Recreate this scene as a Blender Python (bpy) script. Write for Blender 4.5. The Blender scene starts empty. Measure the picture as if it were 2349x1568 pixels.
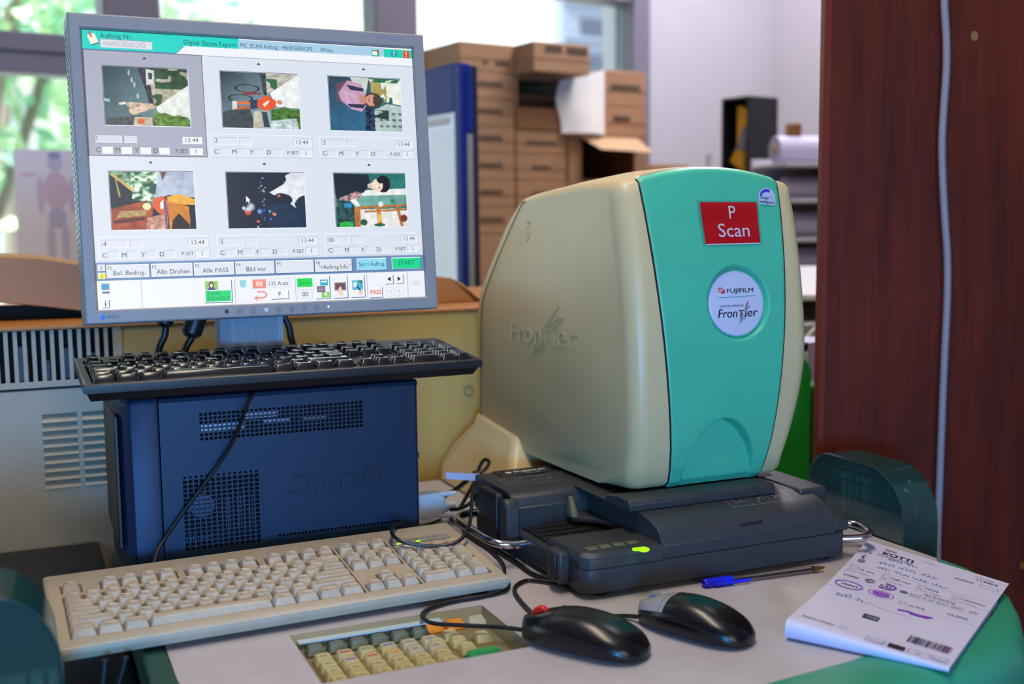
import bpy, bmesh, math, random
import numpy as np
from mathutils import Vector, Matrix

S = bpy.context.scene
COL = S.collection
R = math.radians
PI = math.pi
random.seed(7)
rng = np.random.default_rng(7)

# ------------------------------------------------------------------ camera
W, H, FPX = 2349.0, 1568.0, 2585.0
PITCH, ROLL = R(6.2), R(-0.63)
CAMP = Vector((0, 0, 1.155))
_up = Vector((0, math.sin(PITCH), math.cos(PITCH)))
CF = Vector((0, math.cos(PITCH), -math.sin(PITCH)))
CR = Vector((1, 0, 0)) * math.cos(ROLL) + _up * math.sin(ROLL)
CU = -Vector((1, 0, 0)) * math.sin(ROLL) + _up * math.cos(ROLL)
cam = bpy.data.cameras.new('camera')
cam.sensor_width = 36
cam.lens = FPX / W * 36
cam.clip_start = 0.05
cam.clip_end = 200
cam.dof.use_dof = True
cam.dof.focus_distance = 1.28
cam.dof.aperture_fstop = 3.6
camo = bpy.data.objects.new('camera', cam)
COL.objects.link(camo)
M4 = Matrix.Identity(4)
for i, a in enumerate((CR, CU, -CF)):
    for k in range(3):
        M4[k][i] = a[k]
M4.translation = CAMP
camo.matrix_world = M4
S.camera = camo


def ray(px):
    return ((px[0] - W / 2) * CR - (px[1] - H / 2) * CU) / FPX + CF


# ------------------------------------------------------------------ world, sun, lamps, exposure
S.view_settings.view_transform = 'Standard'
S.view_settings.look = 'None'
S.view_settings.gamma = 1
S.view_settings.use_curve_mapping = False
S.view_settings.exposure = 0.0
S.cycles.use_denoising = True
S.cycles.max_bounces = 8
S.cycles.transparent_max_bounces = 16
S.cycles.sample_clamp_indirect = 4.0
S.cycles.caustics_reflective = False
S.cycles.caustics_refractive = False
wd = bpy.data.worlds.new('sky')
S.world = wd
wd.use_nodes = True
bg = wd.node_tree.nodes['Background']
bg.inputs[0].default_value = (0.80, 0.93, 1.0, 1)
bg.inputs[1].default_value = 2.6


def lamp(name, kind, loc, target, energy, color, size=None, size_y=None):
    l = bpy.data.lights.new(name, kind)
    l.energy = energy
    l.color = color
    if kind == 'AREA':
        l.shape = 'RECTANGLE'
        l.size = size
        l.size_y = size_y or size
    elif kind == 'SUN':
        l.angle = R(0.6)
    o = bpy.data.objects.new(name, l)
    COL.objects.link(o)
    o.location = loc
    d = Vector(target) - Vector(loc)
    o.rotation_euler = d.to_track_quat('-Z', 'Y').to_euler()
    return o


lamp('sun', 'SUN', (0, 0, 20), (3.2, 4.5, 13.0), 9.0, (1.0, 0.97, 0.9))
# the bluish computer screen of the next workstation behind the photographer, low over its desk
lamp('screen_light', 'AREA', (0.10, -0.70, 0.93), (0.0, 1.2, 0.85), 34.0, (0.09, 0.43, 1.0), 0.40, 0.30)
# unseen fill lamp added behind the photographer, and the unseen ceiling tubes
lamp('added_fill_light', 'AREA', (1.5, -2.2, 1.7), (0.2, 1.3, 0.9), 27.0, (1.0, 0.92, 0.84), 1.2, 1.8)
lamp('ceiling_tube_light', 'AREA', (0.0, 1.0, 2.74), (0.0, 1.01, 0.0), 27.0, (1.0, 0.84, 0.66), 0.25, 1.5)
lamp('ceiling_tube_light', 'AREA', (0.9, 3.2, 2.74), (0.9, 3.21, 0.0), 38.0, (1.0, 0.93, 1.0), 0.25, 1.5)


# ------------------------------------------------------------------ materials
def lin(c):
    if isinstance(c, str):
        c = c.lstrip('#')
        if len(c) == 3:
            c = ''.join(x * 2 for x in c)
        c = tuple(int(c[i:i + 2], 16) / 255 for i in (0, 2, 4))
    return tuple(x / 12.92 if x <= 0.04045 else ((x + 0.055) / 1.055) ** 2.4 for x in c)


def new_mat(name):
    m = bpy.data.materials.new(name)
    m.use_nodes = True
    nt = m.node_tree
    b = nt.nodes['Principled BSDF']
    return m, nt, b


def mat(name, c, rough=0.5, metal=0.0, spec=0.5, vary=0.0, vscale=30.0, bump=0.0, bscale=900.0, stretch=None, dark=None, coat=0.0, emit=0.0, alpha=None):
    """plain surface: base colour varied by noise, fine-grain bump"""
    m, nt, b = new_mat(name)
    L = lin(c)
    b.inputs['Base Color'].default_value = (*L, 1)
    b.inputs['Roughness'].default_value = rough
    b.inputs['Metallic'].default_value = metal
    b.inputs['Specular IOR Level'].default_value = spec
    b.inputs['Coat Weight'].default_value = coat
    tc = nt.nodes.new('ShaderNodeTexCoord')
    vec = tc.outputs['Object']
    if stretch:
        mp = nt.nodes.new('ShaderNodeMapping')
        mp.inputs['Scale'].default_value = stretch
        nt.links.new(vec, mp.inputs['Vector'])
        vec = mp.outputs['Vector']
    if vary or dark:
        n = nt.nodes.new('ShaderNodeTexNoise')
        n.inputs['Scale'].default_value = vscale
        n.inputs['Detail'].default_value = 5
        n.inputs['Roughness'].default_value = 0.6
        nt.links.new(vec, n.inputs['Vector'])
        r = nt.nodes.new('ShaderNodeValToRGB')
        D = lin(dark) if dark else tuple(x * (1 - vary) for x in L)
        Bt = tuple(min(1, x * (1 + vary)) for x in L)
        r.color_ramp.elements[0].position = 0.32
        r.color_ramp.elements[0].color = (*D, 1)
        r.color_ramp.elements[1].position = 0.68
        r.color_ramp.elements[1].color = (*Bt, 1)
        nt.links.new(n.outputs['Fac'], r.inputs['Fac'])
        nt.links.new(r.outputs['Color'], b.inputs['Base Color'])
    if bump:
        n2 = nt.nodes.new('ShaderNodeTexNoise')
        n2.inputs['Scale'].default_value = bscale
        n2.inputs['Detail'].default_value = 2
        nt.links.new(tc.outputs['Object'], n2.inputs['Vector'])
        bp = nt.nodes.new('ShaderNodeBump')
        bp.inputs['Strength'].default_value = bump
        bp.inputs['Distance'].default_value = 0.0004
        nt.links.new(n2.outputs['Fac'], bp.inputs['Height'])
        nt.links.new(bp.outputs['Normal'], b.inputs['Normal'])
    if emit:
        b.inputs['Emission Color'].default_value = (*L, 1)
        b.inputs['Emission Strength'].default_value = emit
    return m


def clear_mat(name, c, fac=0.1, rough=0.1, diffuse=0.0, dc=None):
    """thin clear sheet: mostly transparent, some gloss, optional milky share"""
    m = bpy.data.materials.new(name)
    m.use_nodes = True
    nt = m.node_tree
    nt.nodes.clear()
    out = nt.nodes.new('ShaderNodeOutputMaterial')
    t = nt.nodes.new('ShaderNodeBsdfTransparent')
    t.inputs[0].default_value = (*lin(c), 1)
    g = nt.nodes.new('ShaderNodeBsdfGlossy')
    g.inputs['Roughness'].default_value = rough
    g.inputs['Color'].default_value = (0.9, 0.95, 1, 1)
    fr = nt.nodes.new('ShaderNodeFresnel')
    fr.inputs['IOR'].default_value = 1.45
    mx = nt.nodes.new('ShaderNodeMixShader')
    last = t.outputs[0]
    if diffuse:
        d = nt.nodes.new('ShaderNodeBsdfDiffuse')
        d.inputs['Color'].default_value = (*lin(dc or c), 1)
        m2 = nt.nodes.new('ShaderNodeMixShader')
        m2.inputs[0].default_value = diffuse
        nt.links.new(last, m2.inputs[1])
        nt.links.new(d.outputs[0], m2.inputs[2])
        last = m2.outputs[0]
    mul = nt.nodes.new('ShaderNodeMath')
    mul.operation = 'MULTIPLY_ADD'
    mul.inputs[1].default_value = 0.6
    mul.inputs[2].default_value = fac * 0.3
    nt.links.new(fr.outputs[0], mul.inputs[0])
    nt.links.new(mul.outputs[0], mx.inputs[0])
    nt.links.new(last, mx.inputs[1])
    nt.links.new(g.outputs[0], mx.inputs[2])
    nt.links.new(mx.outputs[0], out.inputs[0])
    return m


def ink_mat(name, rough=0.5, emit=0.0, spec=0.4):
    """printed / displayed pattern: colour comes from the face colours of the print"""
    m, nt, b = new_mat(name)
    a = nt.nodes.new('ShaderNodeVertexColor')
    a.layer_name = 'print'
    if emit:
        b.inputs['Base Color'].default_value = (0.01, 0.01, 0.012, 1)
        nt.links.new(a.outputs['Color'], b.inputs['Emission Color'])
        b.inputs['Emission Strength'].default_value = emit
    else:
        nt.links.new(a.outputs['Color'], b.inputs['Base Color'])
    b.inputs['Roughness'].default_value = rough
    b.inputs['Specular IOR Level'].default_value = spec
    return m


def wood_mat(name, c1, c2, rough=0.35):
    m, nt, b = new_mat(name)
    tc = nt.nodes.new('ShaderNodeTexCoord')
    mp = nt.nodes.new('ShaderNodeMapping')
    mp.inputs['Scale'].default_value = (1, 1, 0.035)
    nt.links.new(tc.outputs['Object'], mp.inputs['Vector'])
    n = nt.nodes.new('ShaderNodeTexNoise')
    n.inputs['Scale'].default_value = 240
    n.inputs['Detail'].default_value = 6
    n.inputs['Roughness'].default_value = 0.7
    nt.links.new(mp.outputs['Vector'], n.inputs['Vector'])
    n2 = nt.nodes.new('ShaderNodeTexNoise')
    n2.inputs['Scale'].default_value = 22
    n2.inputs['Detail'].default_value = 3
    mp2 = nt.nodes.new('ShaderNodeMapping')
    mp2.inputs['Scale'].default_value = (1, 1, 0.12)
    nt.links.new(tc.outputs['Object'], mp2.inputs['Vector'])
    nt.links.new(mp2.outputs['Vector'], n2.inputs['Vector'])
    ad = nt.nodes.new('ShaderNodeMath')
    ad.operation = 'MULTIPLY_ADD'
    ad.inputs[1].default_value = 0.55
    nt.links.new(n2.outputs['Fac'], ad.inputs[0])
    m3 = nt.nodes.new('ShaderNodeMath')
    m3.operation = 'MULTIPLY'
    m3.inputs[1].default_value = 0.5
    nt.links.new(n.outputs['Fac'], m3.inputs[0])
    nt.links.new(m3.outputs[0], ad.inputs[2])
    r = nt.nodes.new('ShaderNodeValToRGB')
    r.color_ramp.elements[0].position = 0.36
    r.color_ramp.elements[0].color = (*lin(c1), 1)
    r.color_ramp.elements[1].position = 0.68
    r.color_ramp.elements[1].color = (*lin(c2), 1)
    nt.links.new(ad.outputs[0], r.inputs['Fac'])
    nt.links.new(r.outputs['Color'], b.inputs['Base Color'])
    b.inputs['Roughness'].default_value = rough
    b.inputs['Specular IOR Level'].default_value = 0.2
    bp = nt.nodes.new('ShaderNodeBump')
    bp.inputs['Strength'].default_value = 0.25
    bp.inputs['Distance'].default_value = 0.0006
    nt.links.new(n.outputs['Fac'], bp.inputs['Height'])
    nt.links.new(bp.outputs['Normal'], b.inputs['Normal'])
    return m


MT = {}
MT['ink'] = ink_mat('printed_ink', 0.5)
MT['screen'] = ink_mat('lit_screen', 0.25, emit=1.0)
MT['glossink'] = ink_mat('glossy_print', 0.22)
MT['silver'] = mat('silver_grey_plastic', '#8f8e90', 0.42, vary=0.03, bump=0.12, bscale=1500)
MT['silverdark'] = mat('darker_silver_plastic', '#6f7080', 0.5)
MT['column'] = mat('ribbed_grey_plastic', '#9aa0aa', 0.5)
MT['blackglossy'] = mat('gloss_black_plastic', '#08080c', 0.27)
MT['black'] = mat('black_plastic', '#101116', 0.42, bump=0.2)
MT['blackkey'] = mat('black_key_plastic', '#111116', 0.2, spec=0.8, bump=0.15)
MT['cable'] = mat('black_rubber', '#0c0c10', 0.4)
MT['navy'] = mat('dark_blue_aluminium', '#0f2c48', 0.45, metal=0.35, vary=0.06, vscale=14, bump=0.15, bscale=1300)
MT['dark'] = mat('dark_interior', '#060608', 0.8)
MT['chrome'] = mat('chromed_steel', '#c8c8d0', 0.14, metal=1.0)
MT['steelbits'] = mat('bright_heatsink', '#b8c4d8', 0.3, metal=0.9)
MT['steeldim'] = mat('dim_heatsink', '#46546a', 0.4, metal=0.8)
MT['cream'] = mat('cream_plastic', '#cdb88a', 0.38, vary=0.03, vscale=9, bump=0.25, bscale=1400)
MT['creamold'] = mat('yellowed_cream_plastic', '#b89f5c', 0.42, vary=0.10, vscale=6, bump=0.2, bscale=1200)
MT['teal'] = mat('green_teal_plastic', '#46b692', 0.38, vary=0.04, vscale=12, bump=0.25, bscale=1500)
MT['tealdesk'] = mat('green_desk_edge_plastic', '#2f8f70', 0.4, vary=0.06, vscale=8)
MT['navydark'] = mat('darker_blue_metal', '#122c4c', 0.5, metal=0.3)
MT['trimgreen'] = mat('dark_green_trim', '#1a4538', 0.5)
MT['glowpanel'] = mat('glowing_white_panel', '#f0f4ff', 0.5, emit=1.0)  # glow put in to brighten the blue door's pane, not a lamp
MT['charcoal'] = mat('charcoal_plastic', '#34363a', 0.42, spec=0.35, vary=0.08, vscale=60, bump=0.3, bscale=1300)
MT['charcoal2'] = mat('darker_charcoal_plastic', '#17181b', 0.45, bump=0.2)
MT['olive'] = mat('olive_grey_button', '#5f5c44', 0.5)
MT['greenled'] = mat('lit_green_led', '#8dff00', 0.4, emit=1.3)
MT['whiteled'] = mat('lit_white_led', '#cfe4ff', 0.4, emit=2.0)
MT['deskgrey'] = mat('grey_desk_laminate', '#b2acb2', 0.5, vary=0.07, vscale=16, bump=0.2, bscale=700)
MT['beige'] = mat('aged_beige_plastic', '#b0a28c', 0.5, vary=0.07, vscale=14, bump=0.2, bscale=1300)
MT['beigekey'] = mat('beige_key_plastic', '#b3a795', 0.45, vary=0.09, vscale=60, bump=0.15)
MT['padkey'] = mat('cream_keypad_key', '#b9ad7c', 0.5)
MT['padwhite'] = mat('pale_keypad_key', '#b3ac90', 0.5)
MT['padgreen'] = mat('grey_green_keypad_key', '#5b6a5e', 0.5)
MT['orange'] = mat('orange_key', '#e08a12', 0.5)
MT['greenkey'] = mat('green_key', '#129a52', 0.5)
MT['padbase'] = mat('khaki_keypad_recess', '#7d7458', 0.5, vary=0.06)
MT['paleblue'] = mat('pale_blue_strip', '#b4c8cf', 0.5)
MT['paper'] = mat('white_paper', '#c9c6e2', 0.7)
MT['white'] = mat('white_plastic', '#d8d8dc', 0.4)
MT['badge'] = mat('white_badge', '#c6c6dc', 0.3)
MT['red'] = mat('red_plastic', '#d01818', 0.35)
MT['bluepen'] = mat('blue_pen_plastic', '#1420d8', 0.25)
MT['brass'] = mat('brass_tip', '#b07a3a', 0.3, metal=0.9)
MT['wood'] = wood_mat('mahogany_veneer', '#300a05', '#6a200e', 0.6)
MT['woodedge'] = mat('red_brown_edge_band', '#6a1f12', 0.5, spec=0.2)
MT['greycable'] = mat('grey_blue_cable', '#8a8894', 0.45)
MT['tanboard'] = mat('tan_brown_plastic', '#aa7136', 0.5, vary=0.05, vscale=8)
MT['guard'] = clear_mat('smoky_green_acrylic', '#92cac4', 0.35, 0.14, 0.18, '#23706f')
MT['glass'] = clear_mat('window_glass', '#f6fbfa', 0.03, 0.02)
MT['clear'] = clear_mat('clear_plastic', '#f0f0f3', 0.1, 0.1)
MT['frame'] = mat('grey_window_frame', '#7c7888', 0.45)
MT['framepale'] = mat('pale_frame_lip', '#a9aabb', 0.4)
MT['wall'] = mat('white_painted_wall', '#c8c6ce', 0.8, vary=0.03, vscale=3)
MT['ceiling'] = mat('white_ceiling', '#d8d8dc', 0.9)
MT['floor'] = mat('grey_brown_floor', '#4c443f', 0.6, vary=0.1, vscale=4)
MT['cardboard'] = mat('brown_cardboard', '#ae8460', 0.75, vary=0.05, vscale=12, stretch=(1, 1, 6))
MT['cardpale'] = mat('pale_cardboard', '#c6a67e', 0.75)
MT['tape'] = mat('box_tape', '#8e6038', 0.5)
MT['bluemetal'] = mat('blue_painted_metal', '#122c82', 0.4, spec=0.3)
MT['bluedark'] = mat('dark_blue_metal', '#131a3a', 0.4)
MT['grass'] = mat('green_plastic_panel', '#12952a', 0.5)
MT['yellow'] = mat('yellow_bag', '#d49a1c', 0.6)


# ------------------------------------------------------------------ mesh builder
class MB:
    def __init__(s):
        s.v, s.f, s.m, s.c = [], [], [], []

    def face(s, pts, m=0, c=None):
        i = len(s.v)
        s.v += [tuple(p) for p in pts]
        s.f.append(tuple(range(i, i + len(pts))))
        s.m.append(m)
        s.c.append(c)

    def raw(s, vs, fs, m=0, c=None, M=None):
        i = len(s.v)
        s.v += [tuple(M @ Vector(p)) for p in vs] if M is not None else [tuple(p) for p in vs]
        for f in fs:
            s.f.append(tuple(i + k for k in f))
            s.m.append(m)
            s.c.append(c)

    def box(s, x0, x1, y0, y1, z0, z1, m=0, M=None, c=None):
        vs = [(x, y, z) for z in (z0, z1) for y in (y0, y1) for x in (x0, x1)]
        fs = [(0, 2, 3, 1), (4, 5, 7, 6), (0, 1, 5, 4), (1, 3, 7, 5), (3, 2, 6, 7), (2, 0, 4, 6)]
        s.raw(vs, fs, m, c, M)

    def loft(s, loops, m=0, closed=True, cap0=True, cap1=True, c=None, M=None):
        n = len(loops[0])
        vs = [p for l in loops for p in l]
        fs = []
        for a in range(len(loops) - 1):
            for k in range(n if closed else n - 1):
                k2 = (k + 1) % n
                fs.append((a * n + k, a * n + k2, (a + 1) * n + k2, (a + 1) * n + k))
        if cap0:
            fs.append(tuple(reversed(range(n))))
        if cap1:
            fs.append(tuple((len(loops) - 1) * n + k for k in range(n)))
        s.raw(vs, fs, m, c, M)

    def prism(s, poly, axis, a0, a1, m=0, c=None, M=None):
        """polygon extruded along an axis: 'x' poly=(y,z), 'y' poly=(x,z), 'z' poly=(x,y)"""
        def P(p, a):
            return {'x': (a, p[0], p[1]), 'y': (p[0], a, p[1]), 'z': (p[0], p[1], a)}[axis]
        s.loft([[P(p, a0) for p in poly], [P(p, a1) for p in poly]], m, c=c, M=M)

    def tube(s, pts, r, n=8, m=0, c=None, caps=True, sub=6):
        pts = [Vector(p) for p in pts]
        if sub > 1 and len(pts) > 2:
            q = []
            for i in range(len(pts) - 1):
                p0, p1, p2, p3 = pts[max(i - 1, 0)], pts[i], pts[i + 1], pts[min(i + 2, len(pts) - 1)]
                for k in range(sub):
                    t = k / sub
                    q.append(0.5 * ((2 * p1) + (-p0 + p2) * t + (2 * p0 - 5 * p1 + 4 * p2 - p3) * t * t + (-p0 + 3 * p1 - 3 * p2 + p3) * t ** 3))
            pts = q + [pts[-1]]
        loops = []
        nrm = None
        for i, p in enumerate(pts):
            d = (pts[min(i + 1, len(pts) - 1)] - pts[max(i - 1, 0)])
            if d.length < 1e-9:
                d = Vector((0, 0, 1))
            d.normalize()
            if nrm is None:
                nrm = d.orthogonal().normalized()
            nrm = (nrm - d * nrm.dot(d))
            nrm = nrm.normalized() if nrm.length > 1e-6 else d.orthogonal().normalized()
            b = d.cross(nrm)
            rr = r(i / (len(pts) - 1)) if callable(r) else r
            loops.append([p + (nrm * math.cos(2 * PI * k / n) + b * math.sin(2 * PI * k / n)) * rr for k in range(n)])
        s.loft(loops, m, True, caps, caps, c)

    def disc(s, ctr, ex, ey, rx, ry, n=24, m=0, c=None):
        ctr, ex, ey = Vector(ctr), Vector(ex), Vector(ey)
        s.face([ctr + ex * rx * math.cos(2 * PI * k / n) + ey * ry * math.sin(2 * PI * k / n) for k in range(n)], m, c)

    def cyl(s, ctr, axis, r, h, n=20, m=0, r2=None, c=None):
        a = Vector(axis).normalized()
        e = a.orthogonal().normalized()
        b = a.cross(e)
        ctr = Vector(ctr)
        L = []
        for hh, rr in ((0, r), (h, r if r2 is None else r2)):
            L.append([ctr + a * hh + (e * math.cos(2 * PI * k / n) + b * math.sin(2 * PI * k / n)) * rr for k in range(n)])
        s.loft(L, m, c=c)

    def ell(s, ctr, rx, ry, rz, n=16, k=10, m=0, c=None, M=None):
        loops = []
        for i in range(k + 1):
            t = -PI / 2 + PI * i / k
            cr = max(math.cos(t), 0.02)
            loops.append([(ctr[0] + rx * cr * math.cos(2 * PI * j / n), ctr[1] + ry * cr * math.sin(2 * PI * j / n), ctr[2] + rz * math.sin(t)) for j in range(n)])
        s.loft(loops, m, c=c, M=M)

    def grid(s, fn, nu, nv, m=0, c=None):
        vs = [fn(i / nu, j / nv) for j in range(nv + 1) for i in range(nu + 1)]
        fs = [(j * (nu + 1) + i, j * (nu + 1) + i + 1, (j + 1) * (nu + 1) + i + 1, (j + 1) * (nu + 1) + i) for j in range(nv) for i in range(nu)]
        s.raw(vs, fs, m, c)

    def build(s, name, mats, parent=None, bevel=0.0, seg=2, angle=38, smooth=True, loc=None, rotz=None, merge=True):
        me = bpy.data.meshes.new(name)
        me.from_pydata(s.v, [], s.f)
        if not isinstance(mats, (list, tuple)):
            mats = [mats]
        for m in mats:
            me.materials.append(MT[m] if isinstance(m, str) else m)
        me.polygons.foreach_set('material_index', s.m)
        if any(c is not None for c in s.c):
            at = me.color_attributes.new('print', 'FLOAT_COLOR', 'CORNER')
            arr = np.ones((len(me.loops), 4), np.float32)
            ls = np.empty(len(me.polygons), np.int32)
            lt = np.empty(len(me.polygons), np.int32)
            me.polygons.foreach_get('loop_start', ls)
            me.polygons.foreach_get('loop_total', lt)
            cc = np.array([(lin(c) if isinstance(c, str) else c) if c is not None else (0.5, 0.5, 0.5) for c in s.c], np.float32)
            arr[:, :3] = np.repeat(cc, lt, axis=0)
            at.data.foreach_set('color', arr.ravel())
        if merge:
            bm = bmesh.new()
            bm.from_mesh(me)
            bmesh.ops.remove_doubles(bm, verts=bm.verts, dist=2e-6)
            bmesh.ops.recalc_face_normals(bm, faces=bm.faces)
            bm.to_mesh(me)
            bm.free()
        if smooth:
            me.shade_smooth()
            me.set_sharp_from_angle(angle=R(angle))
        me.update()
        o = bpy.data.objects.new(name, me)
        COL.objects.link(o)
        if parent:
            o.parent = parent
        if loc is not None:
            o.location = loc
        if rotz is not None:
            o.rotation_euler[2] = rotz
        if bevel:
            b = o.modifiers.new('edge', 'BEVEL')
            b.width = bevel
            b.segments = seg
            b.limit_method = 'ANGLE'
            b.angle_limit = R(35)
            b.harden_normals = False
        return o


def tag(o, label, cat, group=None, kind=None):
    if label:
        o['label'] = label
    if cat:
        o['category'] = cat
    if group:
        o['group'] = group
    if kind:
        o['kind'] = kind
    return o


def thing(name, label, cat, loc=(0, 0, 0), rotz=0.0, group=None):
    o = bpy.data.objects.new(name, None)
    COL.objects.link(o)
    o.location = loc
    o.rotation_euler = (0, 0, rotz)
    o.empty_display_size = 0.05
    return tag(o, label, cat, group)


def struct(o):
    o['kind'] = 'structure'
    return o


# ------------------------------------------------------------------ lettering
_tc = {}
_cv = bpy.data.curves.new('lettering', 'FONT')
_to = bpy.data.objects.new('lettering', _cv)


def letters(txt, bold=0.0):
    key = (txt, bold)
    if key not in _tc:
        _cv.body = txt
        _cv.size = 1
        _cv.offset = bold
        _cv.resolution_u = 3
        me = _to.to_mesh()
        vs = [(v.co.x, v.co.y) for v in me.vertices]
        fs = [tuple(p.vertices) for p in me.polygons]
        _to.to_mesh_clear()
        xs = [v[0] for v in vs] or [0]
        _tc[key] = (vs, fs, min(xs), max(xs))
    return _tc[key]


def put_text(mb, txt, org, ex, ey, size, align='l', c=None, m=0, bold=0.0, shear=0.0, width=None, lift=0.0, depth=0.0):
    """lettering on a plane: org = baseline point, ex / ey = unit directions of reading and of up; size = cap height"""
    vs, fs, x0, x1 = letters(txt, bold)
    if not vs:
        return
    k = size / 0.686
    sx = k if width is None else width / (x1 - x0)
    off = {'l': -x0, 'c': -(x0 + x1) / 2, 'r': -x1}[align]
    org, ex, ey = Vector(org), Vector(ex), Vector(ey)
    nrm = ex.cross(ey).normalized()
    P = [org + ex * ((x + off) * sx + y * k * shear) + ey * (y * k) + nrm * (lift + depth) for x, y in vs]
    mb.raw(P, fs, m, c)
    if depth:
        cnt = {}
        for f in fs:
            for a, b in zip(f, f[1:] + f[:1]):
                cnt[(a, b)] = 1
        i = len(mb.v)
        Q = [p - nrm * depth for p in P]
        mb.v += [tuple(p) for p in P + Q]
        n = len(P)
        for (a, b) in cnt:
            if (b, a) not in cnt:
                mb.f.append((i + b, i + a, i + n + a, i + n + b))
                mb.m.append(m)
                mb.c.append(c)


class Sheet:
    """flat printed layer stack on a plane: coordinates x right, y DOWN, in sheet units"""
    def __init__(s, mb, org, ex, ey, unit, m=0, lift=0.00006, base=0.0002):
        s.mb, s.o, s.ex, s.ey, s.u, s.m = mb, Vector(org), Vector(ex), Vector(ey), unit, m
        s.n = s.ex.cross(s.ey).normalized()
        s.lift, s.k, s.base, s.i = lift, 0, base, 0

    def P(s, x, y):
        return s.o + s.ex * (x * s.u) - s.ey * (y * s.u) + s.n * (s.base + s.lift * s.k + s.i * 1.2e-6)

    def poly(s, pts, c):
        s.i += 1
        s.mb.face([s.P(*p) for p in reversed(pts)], s.m, c)

    def rect(s, x0, y0, x1, y1, c):
        s.poly([(x0, y0), (x1, y0), (x1, y1), (x0, y1)], c)

    def frame(s, x0, y0, x1, y1, c, w=1.5, c2=None):
        c2 = c2 or c
        s.rect(x0, y0, x1, y0 + w, c)
        s.rect(x0, y0, x0 + w, y1, c)
        s.rect(x0, y1 - w, x1, y1, c2)
        s.rect(x1 - w, y0, x1, y1, c2)

    def text(s, x, y, t, size, c, align='l', bold=0.0, shear=0.0, width=None):
        vs, fs, x0, x1 = letters(t, 0.0)
        if not vs:
            return
        s.i += 1
        k = size / 0.686
        sx = k if width is None else width / (x1 - x0)
        off = {'l': -x0, 'c': -(x0 + x1) / 2, 'r': -x1}[align]
        for q in ((0,) if not bold else (-bold * .5, bold * .5, 0)):
            s.mb.raw([s.P(x + (a + off + q) * sx + b * k * shear, y - b * k) for a, b in vs], fs, s.m, c)
            s.i += .2

    def line(s, x0, y0, x1, y1, w, c):
        d = Vector((x1 - x0, y1 - y0))
        if d.length < 1e-9:
            return
        n = Vector((-d.y, d.x)).normalized() * w / 2
        s.poly([(x0 + n.x, y0 + n.y), (x0 - n.x, y0 - n.y), (x1 - n.x, y1 - n.y), (x1 + n.x, y1 + n.y)][::-1], c)

    def path(s, pts, w, c):
        for a, b in zip(pts, pts[1:]):
            s.line(*a, *b, w, c)
    
    def ring(s, x, y, rx, ry, w, c, n=20, a0=0, a1=360):
        s.path([(x + rx * math.cos(R(a0 + (a1 - a0) * i / n)), y + ry * math.sin(R(a0 + (a1 - a0) * i / n))) for i in range(n + 1)], w, c)

    def disc(s, x, y, rx, ry, c, n=20):
        s.poly([(x + rx * math.cos(2 * PI * i / n), y + ry * math.sin(2 * PI * i / n)) for i in range(n)], c)

    def image(s, x0, y0, x1, y1, img):
        h, w = img.shape[:2]
        s.i += 1
        for j in range(h):
            for i in range(w):
                a, b = x0 + (x1 - x0) * i / w, x0 + (x1 - x0) * (i + 1) / w
                p, q = y0 + (y1 - y0) * j / h, y0 + (y1 - y0) * (j + 1) / h
                s.mb.face([s.P(a, q), s.P(b, q), s.P(b, p), s.P(a, p)], s.m, tuple(img[j, i]))


# ------------------------------------------------------------------ frames of reference
class Frame:
    def __init__(s, org, yaw):
        s.o = Vector(org)
        s.yaw = yaw
        s.x = Vector((math.cos(yaw), math.sin(yaw), 0))
        s.y = Vector((-math.sin(yaw), math.cos(yaw), 0))

    def loc(s, P):
        d = P - s.o
        return Vector((d.dot(s.x), d.dot(s.y), d.z))

    def w(s, u, v, z):
        return s.o + s.x * u + s.y * v + Vector((0, 0, z))

    def hit(s, px, p0, n):
        d = ray(px)
        t = (p0 - CAMP).dot(n) / d.dot(n)
        return s.loc(CAMP + d * t)

    def onu(s, px, u):
        return s.hit(px, s.w(u, 0, 0), s.x)

    def onv(s, px, v):
        return s.hit(px, s.w(0, v, 0), s.y)

    def onz(s, px, z):
        return s.hit(px, s.w(0, 0, z), Vector((0, 0, 1)))


DZ = 0.75                                         # desk top height
MF = Frame((0.071, 1.158, DZ), R(23.7))           # the workstation's own axes: u along its front, v away, z above the desk
WF = Frame(CAMP + ray((1500, 250)) * (4.2 / ray((1500, 250)).y), R(33))   # window wall: u along it, v outwards
WF.o.z = 0.0
# ================================================================== MONITOR
MYAW, MTILT = R(25.6), R(5.74)
mon = thing('monitor', 'silver-grey flat monitor showing six photographs in a German program window', 'monitor', (-0.455, 1.199, 1.048), MYAW)
TM = Matrix.Rotation(-MTILT, 4, 'X')             # tilts the panel back about its lower edge


def tp(x, y, z):
    return TM @ Vector((x, y, z))


MW, MH = 0.4055, 0.3335
SX0, SX1, SZ0, SZ1 = 0.0140, 0.3908, 0.0160, 0.3163
f = MB()
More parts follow.
